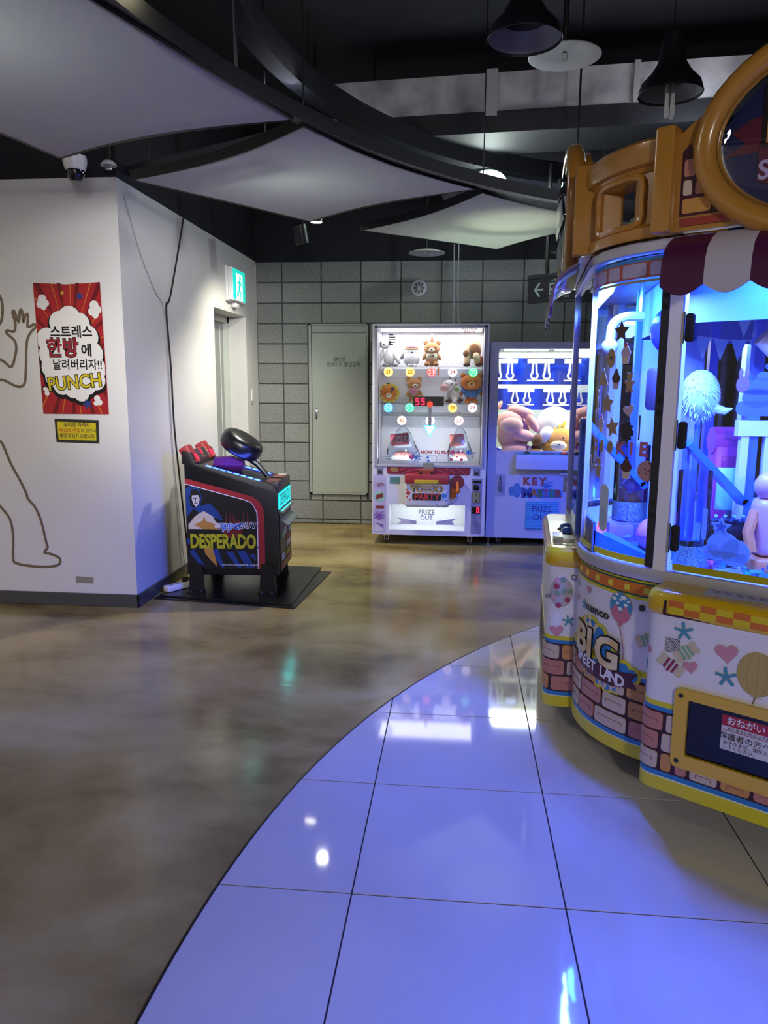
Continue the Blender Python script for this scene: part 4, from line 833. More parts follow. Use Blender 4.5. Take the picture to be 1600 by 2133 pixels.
CLD = [(-.15, .06, .07), (-.13, -.03, .08), (-.13, -.11, .07), (-.06, .16, .07), (.0, .19, .07), (.06, .15, .07), (.10, .07, .08), (.13, -.03, .075), (.15, -.12, .07), (.15, -.19, .06), (.09, -.22, .06), (.05, -.27, .05), (-.0, -.24, .06), (-.07, -.22, .06), (-.12, -.17, .06), (0, 0, .14), (0, -.12, .14), (.02, .1, .12)]
pp('burst_outline', mat('poster_black', '#0e0c0e', .35), [q for q in (clipP(circle(x, y-.012, r+.013, 20)) for x, y, r in CLD) if len(q) > 2], .0024)
pp('burst_print', mat('poster_white', '#dcd8d4', .25), [q for q in (clipP(circle(x, y, r, 20)) for x, y, r in CLD) if len(q) > 2], .0030)
for L_ in (((-.165, .30, .028), (-.18, .27, .025), (-.145, .275, .022), (-.16, .255, .02)), ((.165, .26, .03), (.185, .235, .026), (.15, .225, .026), (.17, .205, .022)), ((-.185, -.245, .014), (-.175, -.27, .016), (-.17, -.25, .012)), ((.15, -.30, .02), (.165, -.325, .018), (.14, -.33, .015))):
    pp('puff_print', mat('poster_white', '#dcd8d4', .25), [circle(x, y, r, 14) for x, y, r in L_], .0027)
pp('star_print', mat('poster_gold', '#c99a34', .3), [star(-.035, .335, .016, .45)], .0027); pp('star_print', mat('poster_navy', '#2c3a78', .3), [star(.075, .315, .028, .45, 5, 1.8)], .0027); pp('star_print', mat('poster_navy', '#2c3a78', .3), [star(.085, -.335, .036, .45, 5, 1.9)], .0032)
def pt(body, u, v, s, m_, bold, w=.0036, sx=1, rot=0): return G().text(body, wavy, u, v, s, w, bold, sx=sx, rot=rot).obj('lettering', m_, ptr, smooth=0)
PK_ = mat('poster_black', '#0e0c0e', .35)
pt('스트레스', .008, .100, .078, PK_, .014, sx=.95); pt('한방', -.055, .0, .125, PK_, .034, .0034, .9); pt('한방', -.055, .0, .125, mat('poster_crimson', '#8e1f28', .3), .008, .0038, .9); pt('에', .10, -.012, .08, PK_, .014); pt('날려버리자!!', .035, -.098, .07, PK_, .008, sx=.9)
pt('PUNCH', .01, -.205, .115, PK_, .034, .0034, .9, .09); pt('PUNCH', .01, -.205, .115, mat('poster_yellow', '#c9b41e', .3), .004, .0039, .9, .09)
ws = thing('warning_sign', 'small yellow warning notice with a black border below the poster', 'sign', (-2.385, YF-.001, 1.14))
WSP = flatmap((0, 0, 0), (1, 0, 0), (0, 0, 1))
G().prism([(-.142, -.072), (.138, -.078), (.142, .068), (-.146, .074)], WSP, 0, .004).obj('border', mat('sign_dark', '#242a22', .4), ws, smooth=0); G().prism([(-.126, -.057), (.122, -.06), (.125, .05), (-.13, .056)], WSP, .004, .005).obj('yellow_face', mat('sign_yellow', '#cbb81a', .4), ws, smooth=0)
G().text('무리한 가격시', WSP, 0, .035, .03, .0056, .006).text('이 있으니', WSP, .075, 0, .028, .0056, .005, sx=.9).text('주의 하시기 바랍니다.', WSP, 0, -.036, .029, .0056, .005, sx=.9).obj('lettering', mat('notice_ink', '#241d30', .5), ws, smooth=0)
G().text('부상의 위험', WSP, -.048, 0, .029, .0056, .006).prism([(-.11, -.019), (.01, -.019), (.01, -.0165), (-.11, -.0165)], WSP, .005, .0056).obj('lettering', mat('sign_red_ink', '#b0441c', .5), ws, smooth=0)
tp = G().prism([(-2.462, .152), (-2.342, .15), (-2.34, .185), (-2.346, .192), (-2.46, .196)], flatmap((0, YF-.0005, 0), (1, 0, 0), (0, 0, 1)), 0, .001).obj('tape_strip', mat('beige_tape', '#8d8577', .6), smooth=0); tag(tp, 'strip of beige tape stuck low on the white wall', 'tape')
# brown outline figure drawn on the wall
S_ = 2.806
def wp(zx, zy):
    px, py = zx/S_, 540+zy/S_; return (-3.0+(px/288)*.955+.0 if False else -2.996+px*.003305-(py-1240)*-.0, 2.645-(py-372)*(2.597/868))
def wpt(zx, zy):
    px, py = zx/S_, 540+zy/S_; z = 2.645-(py-372)*(2.597/868); x = (-2.774-.222*(py-372)/868)+px*(.0030+.0000003*(py-372)) ; return (x, z)
hand = [(-20, 515), (30, 545), (70, 570), (97, 480), (90, 425), (60, 395), (38, 375), (45, 362), (85, 368), (92, 320), (75, 265), (86, 253), (112, 320), (118, 256), (131, 250), (140, 320), (152, 276), (168, 276), (165, 345), (200, 328), (214, 342), (180, 378), (160, 432), (156, 560), (150, 655), (130, 683), (90, 680), (10, 645), (-30, 690), (-40, 840), (-20, 980), (15, 1022), (65, 1140), (120, 1240), (160, 1325), (167, 1352), (215, 1410), (250, 1500), (275, 1610), (285, 1650), (265, 1683), (300, 1690), (350, 1710), (361, 1735), (345, 1760), (280, 1772), (180, 1770), (100, 1755), (80, 1725), (80, 1590), (60, 1480), (0, 1400), (-60, 1330), (-120, 1310)]
full = hand+[(-240-a, b) for a, b in hand[::-1]]
head = [(-120, 100), (-50, 110), (5, 180), (16, 240), (8, 310), (-30, 360), (-30, 420), (-20, 515)]
OUTL = mat('brown_wall_line', '#6d5d4a', .6)
def ribbon(pts): return [(x, YF-.0015, z) for x, z in (wpt(a, b) for a, b in [(p.x, p.y) for p in spline([Vector((a, b, 0)) for a, b in pts], 3)])]
fg = thing('wall_drawing', 'brown outline of a waving person drawn on the white wall', 'drawing', (0, YF-.001, 0))
def flat_line(pts, r=.0085):
    P_ = [Vector((x, z)) for x, _, z in ribbon(pts)]; g = G(); vs = []
    for i, p in enumerate(P_):
        t_ = (P_[min(i+1, len(P_)-1)]-P_[max(i-1, 0)]).normalized(); n_ = Vector((-t_.y, t_.x))*r
        vs += [(p.x+n_.x, -.0005, p.y+n_.y), (p.x-n_.x, -.0005, p.y-n_.y), (p.x-n_.x*.8, -.0025, p.y-n_.y*.8), (p.x+n_.x*.8, -.0025, p.y+n_.y*.8)]
    return g.add(vs, [(i*4+j, i*4+(j+1) % 4, i*4+4+(j+1) % 4, i*4+4+j) for i in range(len(P_)-1) for j in range(4)])
flat_line(full).obj('body_line', OUTL, fg, smooth=0); flat_line([(-240-a, b) for a, b in head[::-1]]+head[1:]).obj('head_line', OUTL, fg, smooth=0)

# ------------------------------------------------------------------ exit sign, switches, vent
ex = thing('exit_sign', 'green lit emergency exit sign box above the recessed door', 'sign', (XL, 6.78, 2.305))
G().box(0, .022, -.20, .20, -.15, .15, .004, 1).obj('back_box', PWHITE, ex); G().box(.022, .066, -.19, .19, -.14, .14, .004, 1).obj('lamp_box', PWHITE, ex)
EXP = lambda u, v, w=0: Vector((.0665+w, u, v))
fc = G().prism([(-.18, -.13), (.18, -.13), (.18, .13), (-.18, .13)], EXP, 0, .003).obj('lit_face', mat('exit_green', '#0cb0a0', .3, emit='#0ec6b4', es=1.2), ex, smooth=0)
g = G(); g.prism([(-.10, -.13), (.10, -.13), (.10, .10), (-.10, .10)], EXP, .003, .0035)
g.obj('white_doorway', mat('exit_white', '#e9fff6', .3, emit='#e0fff4', es=1.0), ex, smooth=0)
g = G()
g.prism(circle(.02, .065, .022, 12), EXP, .0036, .0045)
for a, b, r in (((.02, .04), (-.01, -.03), .02), ((.02, .03), (.06, .0), .01), ((.01, .03), (-.05, .02), .01), ((-.01, -.03), (.04, -.07), .012), ((.04, -.07), (.03, -.12), .01), ((-.01, -.03), (-.04, -.08), .012), ((-.04, -.08), (-.08, -.09), .01)):
    d = Vector((b[0]-a[0], b[1]-a[1])).normalized(); n_ = (-d.y*r, d.x*r); g.prism([(a[0]+n_[0], a[1]+n_[1]), (a[0]-n_[0], a[1]-n_[1]), (b[0]-n_[0], b[1]-n_[1]), (b[0]+n_[0], b[1]+n_[1])], EXP, .0036, .0045)
g.obj('running_figure', mat('exit_green', '#0fb08a', .3), ex, smooth=0)
light('exit_sign_glow', 'AREA', (.08, 0, 0), .7, (.3, 1, .75), .34, .24, aim=(1, 0, -.1), parent=ex)
G().box(0, .05, -.04, .06, -.19, -.15, .01, 2).obj('battery_lip', PWHITE, ex)
sw_ = thing('wall_switch', 'narrow white wall plate beside the recessed door', 'switch', (XL, 7.35, 1.33)); G().box(0, .01, -.03, .03, -.06, .06, .004, 1).obj('plate', PWHITE, sw_); G().box(.01, .014, -.012, .012, -.04, .03, .002, 1).obj('rocker', mat('rocker_cream', '#cfd0c8', .4), sw_); G().box(0, .006, -.014, .014, -.10, -.075).obj('tag', mat('grey_tag', '#8f9188', .5), sw_)
so = thing('wall_socket', 'pale wall outlet low beside the corner of the block wall', 'socket', (XL, 7.50, .66)); G().box(0, .012, -.035, .035, -.06, .06, .004, 1).obj('plate', PWHITE, so); G().box(.012, .014, -.018, .018, -.035, .035, .002, 1).obj('insert', mat('socket_grey', '#b0b2ba', .4), so)
vt = thing('wall_vent', 'small round white vent with spokes on the block wall', 'vent', (-.413, YB, 2.375))
G().lathe([(0, .012), (.055, .016), (.078, .012), (.082, 0)], 28, RX(pi/2)).obj('rim', mat('vent_white', '#aeb0b4', .4), vt)
g = G()
for k in range(8):
    a = 2*pi*k/8; P_ = flatmap((0, -.0165, 0), (1, 0, 0), (0, 0, 1)); G().prism([(cos(a-.22)*.02, sin(a-.22)*.02), (cos(a-.25)*.055, sin(a-.25)*.055), (cos(a+.25)*.055, sin(a+.25)*.055), (cos(a+.22)*.02, sin(a+.22)*.02)], P_, -.001, .0008).obj('slot', mat('vent_dark', '#55575c', .6), vt, smooth=0)
# ------------------------------------------------------------------ six-sided candy claw machine
CMX, CMY = 1.789, 3.352
cm = thing('claw_machine', 'huge white and amber candy claw machine glowing blue inside, brick print round its base', 'arcade machine', (CMX, CMY, 0))
HA, HR = 1.255, .46; HW = (HA-HR)*math.tan(pi/6); PER = 2*HW+HR*pi/3; UC = -PER/2
def nv(d): return Vector((cos(radians(d)), sin(radians(d)), 0))
def tv(d): return Vector((-sin(radians(d)), cos(radians(d)), 0))
def hexP(U, z, w=0):
    k = round(U/PER); u = U-k*PER; ph = 235+60*k
    if abs(u) <= HW: p = nv(ph)*(HA+w)+tv(ph)*u
    else:
        s = 1 if u > 0 else -1; th = ph+s*math.degrees((abs(u)-HW)/HR); p = nv(ph+s*30)*((HA-HR)/cos(pi/6))+nv(th)*(HR+w)
    return Vector((p.x, p.y, z))
def HM(U0): return lambda u, v, w=0: hexP(U0+u, v, w)
CR = HM(UC)                                                           # the rounded corner that faces the viewer
def face(ph): return lambda u, v, w=0: Vector((*(nv(ph)*(HA+w)+tv(ph)*u).xy, v))
NS = 96
def ringwall(g, prof, U0=-PER/2, U1=5.5*PER, n=NS):
    """prof: list of (w, z); sweeps it round the outline from U0 to U1"""
    wrap = abs(U1-U0-6*PER) < 1e-6
    return g.grid(lambda a, b: hexP(U0+(U1-U0)*a, prof[round(b*(len(prof)-1))][1], prof[round(b*(len(prof)-1))][0]), n, len(prof)-1, wrap)
def slab(z, w, up=True): 
    P_ = [hexP(-PER/2+6*PER*k/NS, z, w) for k in range(NS)]; return P_
MW = mat('claw_white', '#e6e4ea', .3); YEL = mat('claw_yellow', '#d8cc1e', .35); BLU = mat('claw_blue', '#2d7fc4', .35); MAR = mat('claw_maroon', '#3a1420', .4); ORA = mat('claw_orange', '#d9782a', .35)
GRN = mat('claw_green', '#1f5a4c', .4); PALE = mat('claw_pale_line', '#dfe3c4', .4); AMB = mat('amber_plastic', '#b47f35', .24, coat=.3); YELP = mat('yellow_gloss', '#d9b01c', .2, coat=.3)
RAILM = mat('pale_rail_metal', '#bcbac4', .3, .2)
bd = ringwall(G(), [(0, .105), (0, .765)]); bd = bd.add(slab(.105, 0), [tuple(range(NS))]).obj('body', MW, cm)
G().add(*(lambda a, b: ([*a, *b], [(k, (k+1) % NS, NS+(k+1) % NS, NS+k) for k in range(NS)]))(slab(0.03, -.12), slab(.11, -.10))).obj('plinth', RUBBER, cm)
for k in range(6):
    p = nv(205+60*k)*1.12; G().lathe([(0, 0), (.05, 0), (.05, .02), (.02, .03), (.02, .11), (0, .11)], 14, T(p.x, p.y, 0)).obj('levelling_foot', STEEL, cm)
def band(z0, z1, m_, nm, w=.002, par=bd): return ringwall(G(), [(0, z0), (w, z0), (w, z1), (0, z1)]).obj(nm, m_, par, smooth=30)
band(.100, .148, YEL, 'yellow_band', .004); band(.148, .153, PALE, 'pale_line', .003); band(.153, .170, BLU, 'blue_band', .003); band(.170, .392, MAR, 'maroon_band'); band(.392, .408, BLU, 'blue_band', .003); band(.408, .412, PALE, 'pale_line', .003); band(.412, .432, YEL, 'yellow_band', .003)
band(.692, .702, YEL, 'yellow_band', .003); band(.702, .709, GRN, 'green_line', .003); band(.709, .748, ORA, 'orange_band', .003); band(.748, .755, GRN, 'green_line', .003); band(.755, .763, YEL, 'yellow_band', .003)
BR = [mat('brick_tan', '#c98f48', .35), mat('brick_pink', '#bd806e', .35), mat('brick_cream', '#cbb8a6', .35)]
GROOVE = mat('brick_groove', '#9d5f3c', .4)
def bricks(P, par, rows, u0, u1, seed, cut=.03, w0=.002):
    rnd = random.Random(seed); grv = G()
    for r_, (z0, z1) in enumerate(rows):
        u = u0+rnd.uniform(-.06, 0); c = rnd.randrange(3)
        while u < u1:
            L_ = rnd.choice((.105, .125, .15, .085)); a, b = max(u, u0), min(u+L_, u1); c = (c+rnd.choice((1, 2))) % 3
            if b-a > .02:
                G().prism(rrect(a, b, z0, z1, .009, 2), P, w0, w0+.0045, cut=cut).obj('brick', BR[c], par, smooth=20)
                if b-a > .06:
                    zc = (z0+z1)/2
                    for q in ((a+.018, b-.018, zc+.004, zc+.006), (a+.018, a+.020, zc-.006, zc+.006), (b-.020, b-.018, zc-.006, zc+.006)): grv.prism([(q[0], q[2]), (q[1], q[2]), (q[1], q[3]), (q[0], q[3])], P, w0+.0045, w0+.0055, cut=cut)
            u += L_+.012
    o = grv.obj('brick_groove', GROOVE, par, smooth=0); o['kind'] = 'stuff'
ROWS = [(.178, .238), (.249, .310), (.321, .383)]
bricks(CR, bd, ROWS, -.29, .265, 3)
for k in range(7):                                                    # small yellow squares on the orange band
    u = -.25+.075*k; G().prism(rrect(u, u+.022, .718, .740, .004, 2), CR, .003, .006, cut=.03).obj('square_print', mat('pale_yellow_print', '#e6cf4a', .35), bd, smooth=0)
# logo on the corner
def blob(g, P, pts, r, w0, w1, cut=.04):
    for x, y in pts: g.prism(circle(x, y, r, 16), P, w0, w1, cut=cut)
    return g
LG = [(-.115+.032*k, .508-.002*k) for k in range(5)]+[(-.14, .47), (-.1, .47), (-.05, .47), (0, .47), (.05, .46), (.09, .45), (-.14, .42), (-.1, .41), (-.05, .40), (0, .39), (.05, .385), (.1, .39), (.14, .40), (.175, .405), (.06, .49), (-.02, .53), (.02, .52), (-.06, .53), (-.03, .535), (.14, .42), (.10, .415), (-.13, .38), (-.08, .37), (-.03, .355), (.02, .345), (.07, .34), (.11, .35)]
blob(G(), CR, LG, .036, .003, .0045).obj('logo_outline', YEL, bd, smooth=0)
blob(G(), CR, LG, .024, .0045, .006).obj('logo_edge', BLU, bd, smooth=0)
g = G(); g.prism([(-.15, .405), (-.10, .375), (-.04, .358), (.03, .348), (.10, .352), (.125, .36), (.125, .41), (.19, .428), (.165, .402), (.195, .375), (.13, .37), (.115, .40), (.05, .398), (-.04, .41), (-.10, .43), (-.15, .455)][::-1] if False else [(-.16, .375), (-.10, .358), (-.04, .348), (.03, .342), (.10, .342), (.135, .352), (.20, .362), (.176, .39), (.202, .42), (.135, .41), (.03, .404), (-.04, .408), (-.10, .412), (-.16, .418)], CR, .006, .0075, cut=.03)
g.obj('logo_ribbon', mat('ribbon_maroon', '#4a1a2e', .35), bd, smooth=0)
def arch(g, P, body, us, zs_, sizes, w, bold=0, sx=1):
    for c, u, z, s in zip(body, us, zs_, sizes): g.text(c, P, u, z, s, w, bold, sx=sx)
    return g
arch(G(), CR, 'BIG', (-.105, -.038, .06), (.462, .458, .455), (.155, .155, .155), .0085, .05, 1.1).obj('logo_shadow', mat('logo_black', '#140f14', .4), bd, smooth=0)
arch(G(), CR, 'BIG', (-.105, -.038, .06), (.462, .458, .455), (.155, .155, .155), .0105, .02, 1.1).obj('lettering', mat('logo_cream', '#d9b87c', .35, noise=(14, '#ecdcb4', 1)), bd, smooth=0)
arch(G(), CR, 'SWEET LAND', [-.118+.0275*k for k in range(10)], [.392-.0022*k for k in range(10)], [.05+.001*k for k in range(10)], .0095, .02, 1.0).obj('lettering', mat('logo_white', '#e7e4ee', .35), bd, smooth=0)
g = G(); g.prism([(-.075, .512), (-.085, .545), (-.06, .532), (-.045, .558), (-.03, .53), (-.002, .54), (-.012, .508)], CR, .006, .008, cut=.03)
for x, z in ((-.085, .549), (-.045, .563), (-.001, .544)): g.prism(circle(x, z, .009, 10), CR, .006, .008)
g.obj('crown_print', mat('logo_cream', '#d9b87c', .35), bd, smooth=0)
G().text('namco', CR, -.015, .598, .045, .003, .012, sx=1.25).obj('lettering', mat('logo_black', '#140f14', .4), bd, smooth=0)
# balloon, hearts, flowers, key lock on the corner
ba = G().prism(circle(.112, .645, .047, 22, .058), CR, .002, .0035, cut=.03).obj('balloon_print', mat('print_rose', '#c87888', .45), bd, smooth=0)
g = G(); g.prism([(.066, .63), (.066, .66), (.08, .69), (.112, .703), (.145, .69), (.158, .66), (.158, .63), (.148, .635), (.140, .655), (.128, .652), (.112, .625), (.096, .655), (.085, .652), (.075, .635)], CR, .0035, .005, cut=.03)
g.obj('balloon_sky', mat('print_blue', '#3f8fc0', .45), bd, smooth=0)
g = G()
for x, z, r in ((.085, .675, .008), (.10, .66, .006), (.125, .685, .01), (.135, .66, .007), (.112, .675, .005), (.145, .675, .005), (.112, .642, .008), (.095, .692, .006)): g.prism(circle(x, z, r*1.3, 10, r*.8), CR, .005, .006)
g.obj('balloon_clouds', mat('print_white', '#e9ebef', .45), bd, smooth=0)
g = G(); g.prism([(.108, .588), (.118, .588), (.124, .577), (.102, .577)], CR, .002, .004)
for a, b in (((.113, .577), (.128, .53)), ((.128, .53), (.138, .48)), ((.138, .48), (.135, .44))): g.prism([(a[0]-.001, a[1]), (a[0]+.001, a[1]), (b[0]+.001, b[1]), (b[0]-.001, b[1])], CR, .002, .004)
g.obj('balloon_string', mat('print_rose', '#c87888', .45), bd, smooth=0)
PK = mat('print_pink', '#cf8e9c', .45); TEAL = mat('print_teal', '#4d93ab', .45)
def hearts(P, par, L_, cut=.03):
    for x, z, s, r_ in L_: G().prism(heart(x, z, s, r_, 20), P, .002, .0035, cut=cut).obj('heart_print', PK, par, smooth=0)
def flowers(P, par, L_):
    for x, z, r_ in L_:
        g = G()
        for p in asterisk(x, z, r_, r_*.3, pi/2+.15): g.prism(p, P, .002, .0035)
        g.obj('flower_print', TEAL, par, smooth=0)
hearts(CR, bd, [(-.075, .665, .016, .1), (-.20, .60, .014, 0)]); flowers(CR, bd, [(-.11, .598, .02), (-.2, .66, .015)])
def candy(P, par, x, z, s, rot, stripe):
    for q in (-1, 1):
        c = G()
        for d in (-.35, .35): c.prism(circle(x+cos(rot+d*.9)*q*s*1.45 if d else 0, z+sin(rot+d*.9)*q*s*1.45, s*.5, 9), P, .0015, .0025)
        c.obj('candy_wrapper', mat('print_sand', '#cfc0a2', .45), par, smooth=0)
    G().prism(circle(x, z, s, 18), P, .002, .0035).obj('candy_print', mat('print_cream', '#d8d0bc', .45), par, smooth=0)
    g = G()
    for d in (-.62, 0, .62):
        h_ = sqrt(max(0, 1-d*d))*s*.98; ux, uz = cos(rot+pi/2), sin(rot+pi/2); vx, vz = cos(rot), sin(rot); t_ = s*.17
        g.prism([(x+ux*h_*e+vx*(d*s+t_*f), z+uz*h_*e+vz*(d*s+t_*f)) for e, f in ((-1, -1), (-1, 1), (1, 1), (1, -1))], P, .0035, .0045)
    g.obj('candy_stripe', stripe, par, smooth=0)
candy(CR, bd, .225, .552, .024, .35, mat('stripe_green', '#7fb08c', .45))
ky = G().lathe([(0, .004), (.007, .006), (.012, .004), (.012, 0)], 16, Matrix.Translation(CR(.198, .664, .002)) @ nv(219).to_track_quat('Z', 'Y').to_matrix().to_4x4()).obj('key_lock', DGREY, bd)

# sill, deck, glass, posts, top rail
ringwall(G(), [(-.05, .812), (.012, .812), (.014, .806), (.014, .772), (.010, .766), (0, .766)]).obj('sill_rail', RAILM, cm)
ringwall(G(), [(.0115, .7635), (.0115, .7665)]).obj('black_line', RUBBER, bd)
DECK = mat('deck_blue_white', '#b9c2d8', .3)
G().add(slab(.775, -.04), [tuple(range(NS))]).obj('deck', DECK, cm, smooth=0)
ringwall(G(), [(0, 1.868), (.014, 1.872), (.014, 1.905), (-.04, 1.911), (-.04, 1.868), (0, 1.868)]).obj('top_rail', RAILM, cm)
G().add(slab(1.905, -.02), [tuple(range(NS))]).add(slab(1.868, -.02), [tuple(range(NS))[::-1]]).obj('lid', mat('lid_blue_grey', '#5f6478', .5), cm, smooth=0)
for k in range(6):
    U0 = k*PER
    G().grid(lambda a, b: hexP(U0-PER+HW+(PER-2*HW)*a, .812+1.056*b, -.006), 14, 1).obj('corner_glass', GLASS, cm)
    G().box(-.43, .43, -.004, 0, .812, 1.868, M=Matrix.Translation(nv(235+60*k)*(HA-.006)) @ RZ(radians(235+60*k-270))).obj('window_glass', GLASS, cm, smooth=0)
    for s in (-1, 1):
        P_ = face(235+60*k)
        th_ = .014 if (k == 5 and s > 0) else .03
        po = G().prism([(s*HW-.012 if s < 0 else s*HW-th_, .812), (s*HW+.03 if s < 0 else s*HW+th_*.4, .812), (s*HW+.03 if s < 0 else s*HW+th_*.4, 1.868), (s*HW-.012 if s < 0 else s*HW-th_, 1.868)], P_, -.04 if th_ > .02 else -.02, .012 if th_ > .02 else .0).obj('post', MW, cm, smooth=0)
        if k == 0:
            a = s*(HW+.016); b_ = s*(HW+.044); G().prism([(min(a, b_), .815), (max(a, b_), .815), (max(a, b_), 1.86), (min(a, b_), 1.86)], HM(k*PER), -.012, .004, cut=.02).obj('dark_seal', DGREY, po, smooth=0)
            for z in (.93, 1.275, 1.62): 
                u0 = s*(HW-.055); G().prism(rrect(u0-.013, u0+.013, z-.045, z+.045, .01), P_, 0, .02, bev=.004).obj('hinge_clip', RUBBER, po)
                u1 = s*(HW-.036); G().box(u1-.004, u1+.004, -.006, .008, z-.05, z+.05, M=None).obj('hinge_pin', STEEL, po) if False else G().tube([P_(u1, z-.05, .014), P_(u1, z+.05, .014)], .005, 8).obj('hinge_pin', STEEL, po)
                for dz in (-.02, .02): G().lathe([(0, .004), (.008, .003), (.009, 0)], 12, Matrix.Translation(HM(k*PER)(s*(HW+.03), z+.09+dz, .004)) @ nv(235+60*k).to_track_quat('Z', 'Y').to_matrix().to_4x4()).obj('bolt', RUBBER, po)
cg = [o for o in cm.children if o.name.split('.')[0] == 'corner_glass'][0]
wg = [o for o in cm.children if o.name.split('.')[0] == 'window_glass'][0]
GC = lambda u, v, w=0: CR(u, v, w-.006)
AR = HR*pi/6
def cornerstrip(z0, z1, m_, nm, w=.002): return G().prism([(-AR, z0), (AR-.045, z0), (AR-.045, z1), (-AR, z1)], GC, .0005, w, cut=.03).obj(nm, m_, cg, smooth=0)
cornerstrip(.817, .840, YEL, 'yellow_strip'); cornerstrip(1.845, 1.858, BLU, 'blue_strip'); cornerstrip(1.792, 1.845, mat('print_red_orange', '#b0483c', .4), 'orange_strip'); cornerstrip(1.778, 1.786, mat('print_olive', '#9a9a78', .4), 'olive_strip')
for u0, u1 in ((-.225, -.17), (-.155, -.075), (-.06, .01), (.025, .13), (.145, .185)): G().prism(rrect(u0, u1, 1.797, 1.84, .008, 2), GC, .002, .004, cut=.03).obj('brick_print', mat('print_lavender', '#a9a0c4', .4), cg, smooth=0)
G().prism([(-.41, .817), (.41, .817), (.41, .84), (-.41, .84)], lambda u, v, w=0: face(235)(u, v, w-.006), .0005, .002).obj('yellow_strip', YEL, wg, smooth=0)
# cookie stickers on the corner glass
CK = mat('cookie_tan', '#9a7f68', .5); CKD = mat('cookie_dark', '#4a2e28', .5); CKP = mat('cookie_lilac', '#b9a2c4', .5); CKC = mat('cookie_cream', '#c9b8ae', .5); CKR = mat('cherry_red', '#c04a3c', .4); OUT = mat('cookie_outline', '#5d4038', .5)
def stk(nm, m_, polys, par=cg, w0=.0008, w1=.0018):
    g = G()
    for p in polys: g.prism(p, GC, w0, w1, cut=.03)
    return g.obj(nm, m_, par, smooth=0)
def bearpoly(x, z, s): return [circle(x, z-.2*s, .34*s, 14, .4*s), circle(x, z+.42*s, .28*s, 12), circle(x-.22*s, z+.66*s, .11*s, 8), circle(x+.22*s, z+.66*s, .11*s, 8), circle(x-.38*s, z+.02*s, .14*s, 8), circle(x+.38*s, z+.02*s, .14*s, 8), circle(x-.22*s, z-.62*s, .17*s, 8), circle(x+.22*s, z-.62*s, .17*s, 8)]
def cupcake(x, z, s, icing, cup, cherry):
    stk('cake_cup_sticker', cup, [[(x-.36*s, z), (x-.24*s, z-.65*s), (x+.24*s, z-.65*s), (x+.36*s, z)]]); stk('cake_icing_sticker', icing, [circle(x, z+.05*s, .42*s, 14, .3*s), circle(x, z+.3*s, .26*s, 12, .2*s)], w1=.0022); stk('cake_cherry_sticker', cherry, [circle(x, z+.55*s, .13*s, 10)], w1=.0024)
stk('biscuit_sticker', CK, [circle(-.016, 1.532, .026, 20, .034)]); stk('heart_sticker', CKD, [heart(-.016, 1.532, .009, 0, 16)], w1=.0024)
cupcake(.061, 1.545, .055, CKP, CKC, CKR); stk('star_sticker', CKD, [star(.033, 1.622, .04, .5)]); cupcake(.019, 1.458, .055, CKD, CKP, CKD); stk('bear_sticker', CK, bearpoly(.086, 1.447, .046))
stk('tree_sticker', CK, [star(-.061, 1.458, .04, .5, 3)]); stk('gingerbread_sticker', CK, [circle(-.103, 1.41, .013, 10), circle(-.103, 1.375, .014, 10, .03), circle(-.115, 1.335, .008, 8, .02), circle(-.091, 1.335, .008, 8, .02)]); stk('star_sticker', CK, [star(-.026, 1.371, .04, .55)]); stk('heart_sticker', CKP, [heart(.089, 1.351, .026, .25, 18)])
cupcake(-.061, 1.298, .05, CKP, CKC, CKR); stk('star_sticker', CK, [star(.012, 1.288, .04, .5, 5, pi/2+.2)])
stk('blackberry_sticker', mat('berry_dark', '#20182c', .4), [circle(.086, 1.277, .024, 14, .03)]+[circle(.086+.024*cos(k*.6), 1.277+.031*sin(k*.6), .007, 7) for k in range(11)]); stk('wafer_stick_sticker', CKD, [rrect(.136, .142, 1.25, 1.335, .002)])
for c, u, z, s in (('C', -.096, 1.216, .055), ('K', .061, 1.215, .06), ('I', .111, 1.217, .06), ('E', .160, 1.217, .065)): G().text(c, GC, u, z, s, .002, .03).obj('letter_sticker', mat('letter_rose', '#a8607c', .45), cg, smooth=0)
stk('moon_biscuit_sticker', CK, [circle(-.047, 1.218, .014, 12, .024)]); stk('egg_biscuit_sticker', CK, [circle(.005, 1.217, .018, 14, .023)])
stk('bear_sticker', CK, bearpoly(-.065, 1.137, .05)); stk('biscuit_sticker', CK, [circle(-.142, 1.147, .014, 12, .03)]); cupcake(.093, 1.15, .06, CKD, CKC, CKD); stk('biscuit_sticker', mat('cookie_mauve', '#a87f86', .5), [circle(.177, 1.146, .036, 20)]); stk('chocolate_chips_sticker', CKD, [circle(.177+.02*cos(k*1.05+.2)*(k % 2+.4), 1.146+.02*sin(k*1.05+.2)*(k % 2+.4), .0035, 7) for k in range(9)], w1=.0024)
stk('ice_lolly_sticker', mat('sticker_white', '#b9c2d6', .5), [rrect(-.04, .014, .905, 1.08, .024)]); stk('ice_lolly_oval_sticker', mat('sticker_grey_blue', '#9fb0cc', .5), [circle(-.013, .96, .019, 14, .036)], w1=.0024)

